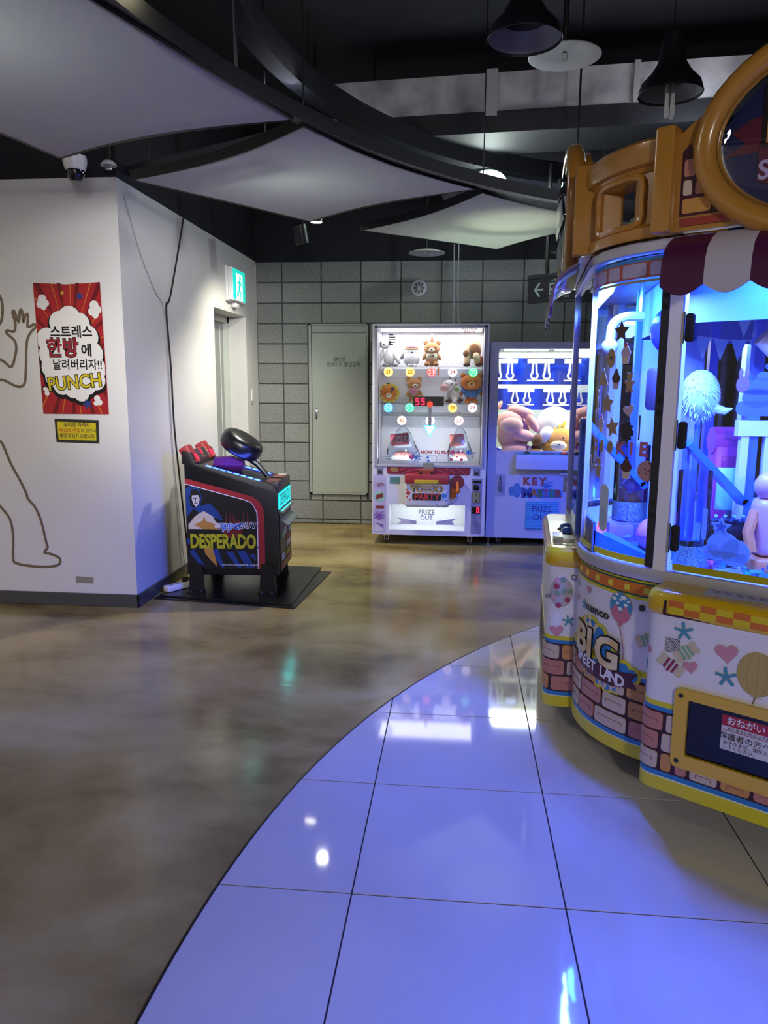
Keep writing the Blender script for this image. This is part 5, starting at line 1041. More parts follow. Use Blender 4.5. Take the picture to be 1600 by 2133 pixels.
# consoles
def conP(ph, prot):
    f_, rc = .38, .05
    def P(u, v, w=0):
        s = 1 if u > 0 else -1; a = abs(u); q = rc*pi/2
        if a <= f_: p = nv(ph)*(HA+prot+w)+tv(ph)*u
        elif a <= f_+q:
            th = (a-f_)/rc; p = nv(ph)*(HA+prot-rc+(rc+w)*cos(th))+tv(ph)*s*(f_+(rc+w)*sin(th))
        else: p = nv(ph)*(HA+prot-rc-(a-f_-q))+tv(ph)*s*(f_+rc+w)
        return Vector((p.x, p.y, v))
    return P
def console(ph, prot, full):
    P = conP(ph, prot); UE = .38+.05*pi/2+prot-.05+.02; us = [-UE, -.4585, -.445, -.43, -.415, -.4, -.38, -.25, -.12, 0, .12, .25, .38, .4, .415, .43, .445, .4585, UE]
    def sweep(prof):
        g = G(); n = len(prof); vs = [P(u, z, w) for u in us for w, z in prof]
        return g.add(vs, [(i*n+j, (i+1)*n+j, (i+1)*n+j+1, i*n+j+1) for i in range(len(us)-1) for j in range(n-1)])
    def cap_(z, w): return [P(u, z, w) for u in us]
    co = sweep([(-.004, .095), (0, .10), (0, .71)]).add(cap_(.095, -.004), [tuple(range(len(us)))]).obj('console', MW, cm)
    sweep([(0, .098), (.003, .098), (.003, .143), (0, .143)]).obj('yellow_band', YEL, co); sweep([(0, .143), (.0025, .143), (.0025, .148), (0, .148)]).obj('pale_line', PALE, co); sweep([(0, .148), (.0025, .148), (.0025, .165), (0, .165)]).obj('blue_band', BLU, co)
    sweep([(0, .165), (.0015, .165), (.0015, .375), (0, .375)]).obj('maroon_band', MAR, co); sweep([(0, .375), (.0025, .375), (.0025, .39), (0, .39)]).obj('blue_band', BLU, co); sweep([(0, .39), (.0025, .39), (.0025, .406), (0, .406)]).obj('yellow_band', YEL, co)
    cpz = sweep([(0, .702), (.008, .705), (.012, .712), (.012, .755), (.004, .772), (-.012, .78)]).add(cap_(.78, -.012), [tuple(range(len(us)))[::-1]]).obj('console_cap', YELP, cm, smooth=40)
    if not full: return co, P
    bricks(P, co, [(.172, .232), (.240, .301), (.309, .369)] if full == 2 else [(.172, .232), (.240, .301), (.309, .369)], -.55 if full == 1 else .30, -.315 if full == 1 else .58, 11 if full == 1 else 5, w0=.0015, cut=.015)
    return co, P
COR, PR = console(235, .15, 1); COL_, PL = console(175, .12, 2)
for ph in (295, 355, 55, 115): console(ph, .13, 0)
bricks(PR, COR, [(.172, .205)], -.30, .37, 21, w0=.0015); 
# right-hand console: checker cap, chute frame, notice, prints, button
capR = [o for o in cm.children if o.name.split('.')[0] == 'console_cap'][0]; capL = [o for o in cm.children if o.name.split('.')[0] == 'console_cap'][1]
for rr_ in range(2):
    for k in range(15):
        m_ = mat('check_yellow', '#d8c21e', .3) if (k+rr_) % 2 == 0 else mat('check_orange', '#d0702a', .3)
        u = -.355+.049*k; G().prism(rrect(u, u+.049, .716+.0215*rr_, .7375+.0215*rr_, .004, 2), PR, .0121, .0135).obj('check_print', m_, capR, smooth=0)
g = G(); g.prism([(-.365, .706), (.43, .706), (.43, .7125), (-.362, .7125)], PR, .0125, .0145); g.prism([(-.373, .712), (-.366, .706), (-.362, .7125), (-.362, .756), (-.369, .756)], PR, .0125, .0145); g.obj('dark_outline', MAR, capR, smooth=0)
TOPR = lambda u, v, w=0: Vector((*(nv(235)*(HA+v)+tv(235)*u).xy, .781+w))
sw = G().prism([(-.28, .02), (-.05, .02), (-.02, .085), (-.27, .105)][::-1], TOPR, 0, .0012).obj('instruction_sheet', mat('lilac_sheet', '#bcc0e0', .4), capR, smooth=0)
g = G()
for k in range(5): g.prism([(-.26+.035*k, .04), (-.235+.035*k, .04), (-.235+.035*k, .044), (-.26+.035*k, .044)], TOPR, .0012, .002).prism([(-.26+.035*k, .06), (-.23+.035*k, .06), (-.23+.035*k, .064), (-.26+.035*k, .064)], TOPR, .0012, .002)
g.obj('sheet_print', mat('violet_print', '#5a4f8c', .5), capR, smooth=0)
def dome(ph, u, v, par, hexc='#4f7fe0', r=.035):
    p = nv(ph)*(HA+v)+tv(ph)*u
    G().lathe([(r*1.25, 0), (r*1.25, .006), (r, .009)], 20, T(p.x, p.y, .78)).obj('button_ring', RUBBER, par); G().lathe([(r, .008), (r*.85, .022), (r*.5, .03), (0, .033)], 20, T(p.x, p.y, .78)).obj('button_dome', mat('blue_dome', hexc, .15, coat=.5), par)
dome(235, .0, .055, capR); dome(235, .14, .055, capR)
dome(175, .02, .035, capL, r=.03); dome(175, .12, .035, capL, r=.03)
TOPL = lambda u, v, w=0: Vector((*(nv(175)*(HA+v)+tv(175)*u).xy, .781+w))
G().prism([(-.20, .0), (.36, .0), (.36, .09), (-.20, .09)], TOPL, .0003, .0015).obj('top_plate', mat('pale_yellow_plate', '#d4d49a', .25), capL, smooth=0)
G().prism([(.20, .0), (.29, .0), (.29, .06), (.20, .06)], TOPL, .0015, .012).obj('card_box', PWHITE, capL, smooth=0)
G().prism([(.19, .06), (.29, .06), (.29, .1), (.19, .1)], TOPL, .0015, .02).obj('coin_cup', CHROME, capL, smooth=0)
# chute frame
def ring_plate(o, i, P, w0, w1):
    b = bmesh.new(); vo = [b.verts.new((*p, 0)) for p in o]; vi = [b.verts.new((*p, 0)) for p in i]
    es = [b.edges.new((q[k], q[(k+1) % len(q)])) for q in (vo, vi) for k in range(len(q))]
    bmesh.ops.triangle_fill(b, edges=es, use_beauty=True); r = bmesh.ops.extrude_face_region(b, geom=b.faces[:])
    for v in [e for e in r['geom'] if isinstance(e, bmesh.types.BMVert)]: v.co.z = 1
    bmesh.ops.recalc_face_normals(b, faces=b.faces[:])
    for v in b.verts: v.co = Vector(P(v.co.x, v.co.y, w0+(w1-w0)*v.co.z))
    return G().bm(b)
fr = ring_plate(rrect(-.315, .315, .205, .475, .018), rrect(-.272, .272, .252, .442, .006), PR, 0, .016).obj('chute_frame', YELP, cm, smooth=30)
for u in (-.295, .295):
    for z in (.228, .452): G().lathe([(0, .004), (.007, .003), (.008, 0)], 12, Matrix.Translation(PR(u, z, .016)) @ nv(235).to_track_quat('Z', 'Y').to_matrix().to_4x4()).obj('screw', DGREY, fr)
G().prism(rrect(-.272, .272, .252, .442, .006), PR, .001, .004).obj('chute_door', mat('smoked_black_acrylic', '#08080e', .08), fr, smooth=0)
nt_ = G().prism(rrect(-.168, .06, .31, .425, .003), PR, .004, .006).obj('notice', mat('notice_white', '#cfccd6', .45), fr, smooth=0)
G().prism([(-.168, .39), (.06, .39), (.06, .425), (-.168, .425)], PR, .006, .007).prism([(-.168, .374), (.06, .374), (.06, .3755), (-.168, .3755)], PR, .006, .0068).obj('notice_header', mat('notice_red', '#a8243c', .45), nt_, smooth=0) if False else G().prism([(-.168, .39), (.06, .39), (.06, .425), (-.168, .425)], PR, .006, .007).prism([(-.168, .374), (.06, .374), (.06, .3755), (-.168, .3755)], PR, .006, .0068).obj('notice_header', mat('notice_red', '#a8243c', .45), fr, smooth=0)
G().text('おねがい', PR, -.098, .407, .028, .0078, .006).obj('lettering', mat('logo_white', '#e7e4ee', .35), fr, smooth=0)
G().text('保護者の方へ', PR, -.098, .355, .025, .0072, -.002).text('あたまをいれないでね。', PR, -.083, .3815, .0125, .0072, -.003).text('お子さまが、頭を入れないように', PR, -.16, .335, .0145, .0072, -.004, 'LEFT').text('してください。', PR, -.16, .320, .0145, .0072, -.004, 'LEFT').obj('lettering', mat('notice_ink', '#241d30', .5), fr, smooth=0)
hearts(PR, COR, [(-.172, .622, .036, .15), (-.277, .55, .024, .2), (-.477, .425, .03, .1), (-.425, .572, .018, -.2), (.19, .60, .036, -.15), (.33, .64, .024, .2)], .02); flowers(PR, COR, [(-.305, .662, .03), (-.168, .545, .032), (-.45, .512, .018), (.10, .65, .03), (.27, .545, .03)]); candy(PR, COR, .08, .55, .024, .4, mat('stripe_wine', '#8a2c54', .45))
candy(PR, COR, -.293, .594, .023, .7, mat('stripe_green', '#7fb08c', .45)); candy(PR, COR, -.339, .540, .024, -.5, mat('stripe_wine', '#8a2c54', .45))
g = G()
for a in range(9):
    for b_ in range(9): g.prism(circle(-.362+.0055*a+(.0027 if b_ % 2 else 0), .585+.0055*b_, .0018, 6), PR, .001, .0016)
o = g.obj('speaker_grille', RUBBER, COR, smooth=0); o['kind'] = 'stuff'
yb = G().prism(circle(-.08, .575, .058, 24, .07), PR, .002, .0035).obj('balloon_print', mat('print_mustard', '#b8a05a', .45), COR, smooth=0)
g = G()
for q in (-.03, 0, .03):
    for k in range(12): g.prism(circle(-.08+q*(1-(abs(k-5.5)/9)**2), .635-.011*k, .0016, 6), PR, .0035, .0042)
for a, b in (((-.08, .505), (-.085, .48)), ((-.08, .505), (-.095, .500)), ((-.08, .505), (-.065, .500))): g.prism([(a[0]-.002, a[1]), (a[0]+.002, a[1]), (b[0]+.002, b[1]), (b[0]-.002, b[1])], PR, .002, .003)
g.obj('balloon_stitches', mat('print_mustard_dark', '#8c7638', .5), COR, smooth=0)
# left-hand console prints
hearts(PL, COL_, [(.452, .43, .03, .15)], .015); flowers(PL, COL_, [(.497, .475, .024)])
G().prism(circle(.465, .595, .048, 22, .062), PL, .002, .003, cut=.015).obj('balloon_print', mat('print_grey_beige', '#b4aca4', .45), COL_, smooth=0)
for nm, hx, L_ in (('balloon_spots', '#a83a58', ((.445, .62), (.49, .565), (.455, .54))), ('balloon_spots', '#7e9a7c', ((.47, .65), (.45, .59), (.50, .60), (.475, .60))), ('balloon_spots', '#d0a0a8', ((.447, .645), (.437, .575)))):
    g = G()
    for x, z in L_: g.prism(circle(x, z, .012, 10), PL, .003, .004, cut=.01)
    g.obj(nm, mat('spot_'+hx, hx, .45), COL_, smooth=0, kind='stuff')
G().lathe([(0, .006), (.006, .004), (.012, .001), (.013, 0)], 14, Matrix.Translation(PL(.512, .66, .001)) @ tv(175).to_track_quat('Z', 'Y').to_matrix().to_4x4()).obj('key_lock', STEEL, COL_)
G().tube([PL(.415, .575, 0), PL(.415, .575, .02)], .008, 10).obj('side_knob', STEEL, COL_)
# crown of the claw machine: amber walls with openings on the rounded corners
def crown_corner(Uc, full):
    P = HM(Uc); E_ = .245
    def seg(u0, u1, prof, n=8): return G().grid(lambda a, b: P(u0+(u1-u0)*a, prof[round(b*(len(prof)-1))][1], prof[round(b*(len(prof)-1))][0]), n, len(prof)-1)
    top = [(.012, 2.118), (.02, 2.122), (.024, 2.128), (.028, 2.135), (.045, 2.14), (.05, 2.15), (.05, 2.205), (.04, 2.215), (-.05, 2.215)]
    bot = [(.03, 1.911), (.034, 1.918), (.034, 1.945), (.022, 1.952), (.018, 1.96)]
    cw = seg(-E_, E_, bot, 14); g = cw
    g.grid(lambda a, b: P(-E_+2*E_*a, top[round(b*(len(top)-1))][1], top[round(b*(len(top)-1))][0]), 14, len(top)-1)
    h0, h1, zz0, zz1 = -.085, .085, 1.972, 2.102
    for u0, u1, z0, z1 in ((-E_, h0, 1.96, 2.118), (h1, E_, 1.96, 2.118), (h0, h1, 1.96, zz0), (h0, h1, zz1, 2.118)):
        g.grid(lambda a, b: P(u0+(u1-u0)*a, z0+(z1-z0)*b, .016), 6, 1)
    # reveal of the opening
    loop = [(h0, zz0), (0, zz0), (h1, zz0), (h1+.006, (zz0+zz1)/2), (h1, zz1), (0, zz1), (h0, zz1), (h0, (zz0+zz1)/2)]
    n = len(loop); vs = [P(u, z, .016) for u, z in loop]+[P(u*.8, z*.92+.08*2.037, -.05) for u, z in loop]
    g.add(vs, [(k, (k+1) % n, n+(k+1) % n, n+k) for k in range(n)])
    o = g.obj('crown_wall', AMB, cm, smooth=40)
    lp = [(h0-.02, zz0-.005), (0, zz0-.012), (h1+.02, zz0-.005), (h1+.03, 2.03), (h1+.02, zz1+.004), (0, zz1+.014), (h0-.02, zz1+.004), (h0-.03, 2.03)]
    G().tube([P(p.x, p.y, .02) for p in spline([Vector((a, b, 0)) for a, b in lp], 5, True)], .012, 8, True).obj('opening_rim', AMB, o)
    for s in (-1, 1): G().ball(P(s*.215, 1.93, .036), .006, 8, 6).obj('screw', DGREY, o)
for k in range(6): crown_corner(UC+k*PER, k == 0)
NAVY = mat('sign_navy', '#1c2050', .3)
def ellipse_ring(P, a, b, r, cz, w, n=48):
    return G().tube([P(a*cos(2*pi*k/n), cz+b*sin(2*pi*k/n), w) for k in range(n)], r, 12, True)
def station_top(ph, full):
    P = face(ph); cz = 2.135
    # pilasters
    for s in (-1, 1): G().prism(rrect(min(s*.465, s*.525), max(s*.465, s*.525), 1.911, 2.225, .008, 2), P, -.05, .085, bev=.006).obj('pilaster', AMB, cm)
    # board: low at the pilasters, rising to the oval
    brd = [(-.468, 1.911), (.468, 1.911), (.468, 2.19), (.37, 2.26), (.33, 2.29)]+[(.36*cos(radians(t)), cz+.26*sin(radians(t))) for t in range(40, 141, 10)]+[(-.33, 2.29), (-.37, 2.26), (-.468, 2.19)]
    sb = G().prism(brd, P, .015, .055).obj('sign_board', AMB, cm, smooth=20)
    ellipse_ring(P, .372, .262, .036, cz, .075).obj('oval_rim', AMB, sb, smooth=60)
    G().prism(circle(0, cz, .34, 40, .232), P, .055, .072).obj('oval_panel', NAVY, sb, smooth=0)
    G().grid(lambda a, b: P(.338*sin(b*pi/2)*cos(2*pi*a), cz+.23*sin(b*pi/2)*sin(2*pi*a), .085+.05*cos(b*pi/2)), 40, 8, True).obj('oval_dome', GLASS, sb, smooth=60)
    G().prism([(-.44, 1.925), (.44, 1.925), (.44, 1.948), (-.44, 1.948)], P, .055, .06).obj('red_strip', mat('sign_red', '#9c3a34', .35), sb, smooth=0)
    for s in (-1, 1):
        pts = [(s*.445, 1.955), (s*.445, 2.145), (s*.425, 2.165)]+[(s*.41*cos(radians(t)), cz-.30*sin(radians(t))) for t in range(0, 66, 8) if cz-.30*sin(radians(t)) > 1.955 and .41*cos(radians(t)) < .43]
        pts.append((s*(abs(pts[-1][0])-.03), 1.955)); pts = pts if s < 0 else pts[::-1]
        G().prism(pts, P, .055, .0575).obj('brick_field', mat('sign_maroon', '#45142a', .4), sb, smooth=0)
        for x0, x1, z0, z1, c in ((.35, .437, 1.962, 2.005, 0), (.265, .338, 1.962, 1.998, 2), (.41, .437, 2.015, 2.06, 2), (.36, .40, 2.015, 2.055, 1), (.402, .437, 2.07, 2.12, 1)):
            a, b = sorted((s*x0, s*x1)); G().prism(rrect(a, b, z0, z1, .007, 2), P, .0575, .0605).obj('brick_print', BR[c], sb, smooth=0)
    if full:
        g = G(); g.prism([(-.30, 2.165), (-.24, 2.195), (-.14, 2.19), (-.14, 2.14), (-.20, 2.13), (-.22, 2.10), (-.32, 2.10), (-.26, 2.13)], P, .072, .076).prism([(-.22, 2.02), (-.12, 1.985), (0, 1.975), (.12, 1.985), (.22, 2.02), (.22, 2.12), (.1, 2.09), (0, 2.085), (-.1, 2.09), (-.22, 2.12)], P, .076, .08).prism([(.30, 2.165), (.24, 2.195), (.14, 2.19), (.14, 2.14), (.20, 2.13), (.22, 2.10), (.32, 2.10), (.26, 2.13)][::-1], P, .072, .076)
        g.obj('sign_ribbon', mat('sign_wine', '#5a1830', .35), sb, smooth=0)
        g = G(); G_ = g.text('BIG', P, 0, 2.19, .21, .082, .05, sx=1.3); g.obj('lettering_edge', mat('logo_black', '#140f14', .4), sb, smooth=0)
        G().text('BIG', P, 0, 2.19, .21, .085, .02, sx=1.3).obj('lettering', mat('sign_gold', '#c98f4a', .35), sb, smooth=0)
        G().text('SWEET LAND', P, 0, 2.045, .072, .083, .012, sx=1.0).obj('lettering', mat('sign_lilac', '#b3a4d8', .35), sb, smooth=0)
    # awning of single stripes
    ns, w_ = 7, .13; aw = None
    for k in range(ns):
        u0 = -.455+.13*k; u1 = u0+.13; pts = []
        prof = [(.06, 1.895), (.10, 1.875), (.135, 1.845), (.15, 1.81), (.155, 1.77)]
        g = G(); n = 6; vs = []; fs = []
        for i in range(n+1):
            t_ = i/n; u = u0+(u1-u0)*t_; sc = 1.735-.03*sin(pi*t_)
            col = [P(u, z, w) for w, z in prof]+[P(u, sc, .157)]
            col += [P(u, sc, .149)]+[P(u, z-.004, w-.009) for w, z in prof[::-1]]
            vs += col
        m2 = len(prof)*2+2
        for i in range(n):
            for j in range(m2): fs.append((i*m2+j, (i+1)*m2+j, (i+1)*m2+(j+1) % m2, i*m2+(j+1) % m2))
        g.add(vs, fs+[tuple(range(m2))[::-1], tuple(n*m2+j for j in range(m2))])
        g.obj('awning_stripe', mat('awning_wine', '#4a1440', .4) if k % 2 == 0 else mat('awning_white', '#b8b2c4', .4), cm, smooth=30)
for k, ph in enumerate((235, 175, 295, 355, 55, 115)): station_top(ph, ph in (235, 175, 295))
BLUE = (.05, .115, 1.0)
TUBE = mat('blue_white_tube', '#e8ffff', .4, emit='#9fe8ff', es=8)
for ph in (235, 175, 295, 115):
    P = face(ph); wl_ = -.07; a, b = P(-.40, 1.80, wl_), P(.40, 1.80, wl_)
    tb_ = G().tube([a, b], .014, 10).obj('lamp_tube', TUBE, cm)
    G().prism([(-.43, 1.82), (.43, 1.82), (.43, 1.85), (-.43, 1.85)], P, wl_-.03, wl_+.03).obj('lamp_fitting', mat('lamp_white', '#c9d4e6', .4), tb_, smooth=0)
    q = P(0, 1.782, wl_)
    light('claw_machine_lamp', 'AREA', q, {175: 68, 235: 38, 295: 34, 115: 72}[ph], BLUE, .78, .04, aim=P(0, .0, .6), parent=cm)
for ang in (205, 265):
    q = nv(ang)*1.28; light('claw_machine_corner_lamp', 'AREA', (q.x, q.y, 1.77), 72, BLUE, .3, .05, aim=tuple(nv(ang)*1.35), parent=cm)
for ph in (235, 175): light('claw_machine_inner_lamp', 'AREA', face(ph)(0, 1.78, -.12), 16, (.03, .20, 1.0), .7, .06, aim=(0, 0, 1.0), parent=cm)
ringwall(G(), [(-.30, 1.66), (-.30, 1.86)]).obj('inner_header', mat('header_blue', '#7088c0', .5), cm)
# core column of the machine
core = G().lathe([(0, .775), (.40, .775), (.40, .86), (.30, .9), (.30, 1.55), (.45, 1.7), (.45, 1.86)], 12).obj('core_column', mat('core_blue', '#3a58b8', .35), cm)
for k in range(6):
    p = nv(205+60*k)*.72; G().box(p.x-.02, p.x+.02, p.y-.02, p.y+.02, .775, 1.86).obj('inner_post', mat('inner_blue', '#4a6cc8', .4), cm, smooth=0)
G().box(-.97, -.69, .2, .215, .775, 1.64, .004, 1).obj('inner_panel', mat('header_pale_blue', '#b8c8e8', .5), cm)
G().box(-1.0, -.975, .19, .225, .775, 1.86).obj('inner_post', mat('inner_blue', '#4a6cc8', .4), cm, smooth=0)

# ---- contents of the claw machine: every piece its own thing
def inside(name, label, cat, x, y, z, rz=0): return thing(name, label, cat, (CMX+x, CMY+y, z), rz)
def candy_tube(label, x, y, z, r, h):
    t = inside('candy_tube', label, 'container', x, y, z)
    G().lathe([(r*.97, 0), (r, .003), (r, h), (r*.97, h), (r*.97, .004)], 28).obj('tube', glass('tube_glass', '#e6f2ff', 1.35, .03, .03), t)
    G().lathe([(r*1.003, .002), (r*1.003, h*.26)], 28).obj('dotted_band', mat('halftone_green', '#7fae86', .4, noise=(260, '#3a4a70', 0)), t)
    G().lathe([(0, .004), (r*.95, .004), (r*.95, .012), (0, .012)], 24).obj('base', mat('tube_base', '#5f86c8', .4), t); return t
candy_tube('narrow clear tube with a green dotted band, standing on the deck', -.94, -.60, .777, .058, .36)
candy_tube('wide clear tube with dotted band behind the cookie stickers', -1.05, -.10, .87, .072, .32)
t = inside('tube_stand', 'blue block carrying the wide clear tube', 'stand', -1.05, -.10, .776); G().box(-.10, .10, -.09, .09, 0, .092, .008).obj('block', mat('stand_violet', '#7a6ad0', .35), t); G().box(-.10, .0, -.1, -.09, .01, .085, .003).obj('door', mat('stand_violet_door', '#9484dc', .35), t)
t = inside('doughnut_ornament', 'pastel half doughnut with sprinkles inside the wide clear tube', 'ornament', -1.05, -.10, .965); G().tube([(.045*cos(a), .0, -.01+.05*sin(a)+.05) for a in [pi+pi*k/10 for k in range(11)]], .03, 12).obj('dough', mat('dough_peach', '#dca07a', .6), t); G().ball((.01, -.005, .055), (.05, .04, .03)).obj('icing', mat('icing_violet', '#a688e0', .4), t)
def slide(label, x, y, a, b, wd):
    t = inside('scoop_arm', label, 'scoop arm', x, y, 0); a, b = Vector(a), Vector(b); d = (b-a).normalized(); s = Vector((0, 1, 0)); n_ = d.cross(s)
    vs = [p+s*q*wd+n_*o_ for p in (a, b) for q in (-.5, .5) for o_ in (-.012, .012)]
    G().add([vs[k] for k in (0, 2, 3, 1, 4, 6, 7, 5)], [(3, 2, 1, 0), (4, 5, 6, 7), (0, 1, 5, 4), (1, 2, 6, 5), (2, 3, 7, 6), (3, 0, 4, 7)]).obj('blade', mat('arm_blue', '#2f6fd8', .3), t, smooth=0)
    G().tube([b-s*wd*.5, b+s*wd*.5], .016, 10).obj('rounded_end', mat('arm_blue', '#2f6fd8', .3), t); G().tube([a, a+Vector((0, 0, -a.z+.78))], .014, 8).obj('support', mat('inner_blue', '#4a6cc8', .4), t)
slide('blue sloping scoop arm seen behind the word on the corner glass', -1.14, -.15, (-.13, 0, 1.30), (.12, 0, 1.03), .10)
slide('blue sloping scoop arm behind the flat window', -.82, -.40, (-.10, 0, 1.22), (.12, 0, 1.0), .09)
t = inside('round_ball', 'pink translucent ball on the deck behind the dark seal', 'ball', -1.0, -.35, .776); G().ball((0, 0, .075), .075, 20, 12).obj('shell', mat('ball_rose', '#e08a9c', .2), t); G().lathe([(.0755, .07), (.0765, .075), (.0755, .08)], 20).obj('seam', mat('ball_seam', '#b85a78', .3), t)
t = inside('speaker_box', 'black rounded loudspeaker standing high behind the window post', 'speaker', -.99, -.25, 1.34); G().lathe([(0, 0), (.05, 0), (.058, .015), (.058, .15), (.05, .165), (0, .165)], 20).obj('housing', mat('speaker_brown', '#3a3038', .5), t); G().tube([(0, .0, .0), (0, .0, -.56)], .01, 8).obj('pole', DGREY, t)
t = inside('fur_ball', 'shaggy round blue-lit plush ball with a small tail', 'soft toy', -.84, -.25, 1.30); G().ball((0, 0, .10), (.075, .07, .10), 18, 12).obj('body', fur('#cfe4ee'), t)
g = G(); rnd = random.Random(4)
for k in range(420):
    a, b = rnd.uniform(0, 2*pi), math.asin(rnd.uniform(-1, 1)); d = Vector((cos(a)*cos(b), sin(a)*cos(b), sin(b))); p = Vector((d.x*.072, d.y*.068, .10+d.z*.097)); q = p+d*.014+Vector((0, 0, -.012)); s = Vector((-sin(a), cos(a), 0))*.004
    g.add([p-s, p+s, q], [(0, 1, 2)])
g.obj('fur', fur('#d6ecf4'), t, kind='stuff'); G().tube([(.05, -.03, .05), (.085, -.05, .04), (.11, -.055, .05)], [.02, .014, .003], 8).obj('tail', fur('#cfe4ee'), t); G().tube([(0, 0, .02), (0, 0, -.525)], .012, 8).obj('pole', mat('inner_blue', '#4a6cc8', .4), t)
t = inside('letter_box', 'bright pink pillar box with a rolled top', 'ornament', -.69, -.15, .776); G().box(-.055, .055, -.05, .05, 0, .42, .006).obj('body', mat('box_pink', '#d8488c', .35), t); G().tube([(-.06, 0, .44), (.06, 0, .44)], .055, 16).obj('rolled_top', mat('box_pink', '#d8488c', .35), t); G().box(-.03, .03, -.056, -.05, .33, .38, .003).obj('flap', mat('box_pink_dark', '#b4306c', .35), t)
t = inside('gate_frame', 'white angular frame standing beside the pink box', 'frame', -.64, -.32, .776); G().box(-.06, -.03, -.015, .015, 0, .47).obj('upright', PWHITE, t, smooth=0); G().box(.03, .06, -.015, .015, 0, .47).obj('upright', PWHITE, t, smooth=0); G().box(-.075, .075, -.02, .02, .47, .53).obj('lintel', PWHITE, t, smooth=0)
t = inside('push_board', 'pale blue upright pusher board above the black bucket', 'board', -.70, -.27, .776); G().box(-.055, .055, -.008, .008, .17, .34, .002).obj('plate', mat('board_cyan', '#8fd8ea', .3), t); G().box(-.012, .012, -.004, .012, 0, .17).obj('stem', STEEL, t, smooth=0)
t = inside('excavator_bucket', 'black toothed scoop bucket resting on the candy', 'bucket', -.765, -.42, .79)
G().lathe([(.045, -.07), (.06, -.066), (.06, .066), (.045, .07)], 14, T(0, 0, .085) @ RY(pi/2), radians(60), radians(300)).box(-.07, -.062, -.06, .05, .03, .13, .01).box(.062, .07, -.06, .05, .03, .13, .01).obj('shell', mat('bucket_black', '#0d0f18', .3), t)
g = G(); [G().tube([(-.05+.033*k, -.02, .135), (-.05+.033*k, -.05, .165)], .007, 6).obj('tooth', mat('tooth_blue', '#7fb2e0', .4), t) for k in range(4)]
t = inside('toy_robot', 'peach-coloured toy figure with an orange foot beside the white frame', 'toy', -.66, -.60, .776); G().box(-.085, .085, -.07, .07, .0, .06, .02, 3).obj('foot', mat('toy_orange', '#d8844a', .35), t); G().box(-.07, .07, -.06, .06, .06, .27, .035, 4).obj('body', mat('toy_pink', '#e0a8b4', .3), t); G().ball((0, 0, .31), (.075, .065, .06)).obj('head', mat('toy_pink', '#e0a8b4', .3), t); G().tube([(-.07, -.01, .22), (-.10, -.04, .15), (-.09, -.06, .08)], .02, 8).obj('arm', mat('toy_orange', '#d8844a', .35), t)
t = inside('crane_head', 'beige rounded crane head hanging above the small flags', 'crane', -.66, -.47, 1.55); G().tube([(-.05, 0, .06), (0, 0, .02), (.06, -.01, -.04)], [.03, .035, .03], 12).obj('hood', mat('crane_beige', '#d8c0a4', .35), t); G().tube([(-.02, 0, .05), (-.02, 0, .35)], .01, 8).obj('cable', STEEL, t)
t = inside('balloon_ornament', 'dark blue round balloon hanging behind the seal strip', 'balloon', -.97, -.25, 1.56); G().ball((0, 0, .09), (.075, .07, .092), 20, 14).obj('skin', mat('balloon_navy', '#2a2f7a', .25), t); G().tube([(0, 0, .18), (0, 0, .32)], .003, 6).obj('cord', DGREY, t)
t = inside('arched_hose', 'white curved pipe arching under the machine roof', 'pipe', -1.1, -.05, 1.62); G().tube(spline([(-.06, 0, 0), (-.05, 0, .07), (0, 0, .10), (.07, 0, .10)], 6), .02, 10).obj('pipe', PWHITE, t); G().ball((-.06, 0, -.02), (.035, .03, .03)).obj('mouth', PWHITE, t); G().tube([(.06, 0, .10), (.06, 0, .25)], .01, 6).obj('bracket', STEEL, t)
t = inside('glow_stick', 'red glowing warning lamp on the machine deck', 'lamp', -1.20, -.30, .776); G().lathe([(.018, .03), (.018, .11), (.012, .12), (0, .122)], 14).obj('lens', mat('red_glow', '#ff4a50', .3, emit='#ff3040', es=2.5), t); G().lathe([(0, 0), (.024, 0), (.024, .03), (0, .03)], 14).obj('base', mat('inner_blue', '#4a6cc8', .4), t)
t = inside('chute_slope', 'blue sloping prize chute inside the corner glass', 'chute', -1.13, -.42, .777); G().prism([(-.14, 0), (.12, 0), (-.14, .12)], flatmap((0, .10, 0), (1, 0, 0), (0, 0, 1)), 0, .2).obj('slope', mat('chute_blue', '#3a80e0', .3), t, smooth=0); G().box(-.145, -.135, -.1, .1, 0, .15).obj('back_plate', mat('inner_blue', '#4a6cc8', .4), t, smooth=0)
t = inside('pink_marble', 'small bright pink ball on the deck by the flat window', 'ball', -.865, -.60, .777); G().ball((0, 0, .018), .018).obj('shell', mat('marble_pink', '#ff5aa0', .3), t); G().lathe([(.0183, .017), (.0186, .018), (.0183, .019)], 14).obj('seam', mat('ball_seam', '#b85a78', .3), t)
def bunting(label, a, b, n, h, hexc):
    a, b = Vector(a), Vector(b); t = inside('bunting', label, 'bunting', a.x, a.y, a.z); d = b-a
    G().tube([d*(k/8)+Vector((0, 0, -.02*sin(pi*k/8))) for k in range(9)], .002, 5).obj('string', PWHITE, t)
    for k in range(n):
        p, q = d*((k+.08)/n), d*((k+.92)/n); m_ = (p+q)/2; o_ = Vector((-d.y, d.x, 0)).normalized()*.001; z = Vector((0, 0, -.02*sin(pi*(k+.5)/n)))
        vs = [p+z, q+z, m_+z+Vector((0, 0, -h))]; G().add([v+o_ for v in vs]+[v-o_ for v in vs], [(0, 1, 2), (5, 4, 3), (0, 3, 4, 1), (1, 4, 5, 2), (2, 5, 3, 0)]).obj('flag', mat('flag_'+hexc, hexc, .7), t, smooth=0)
bunting('string of small pale blue triangular flags across the machine', (-.83, -.10, 1.64), (-.48, -.10, 1.64), 5, .085, '#b4d8f0')
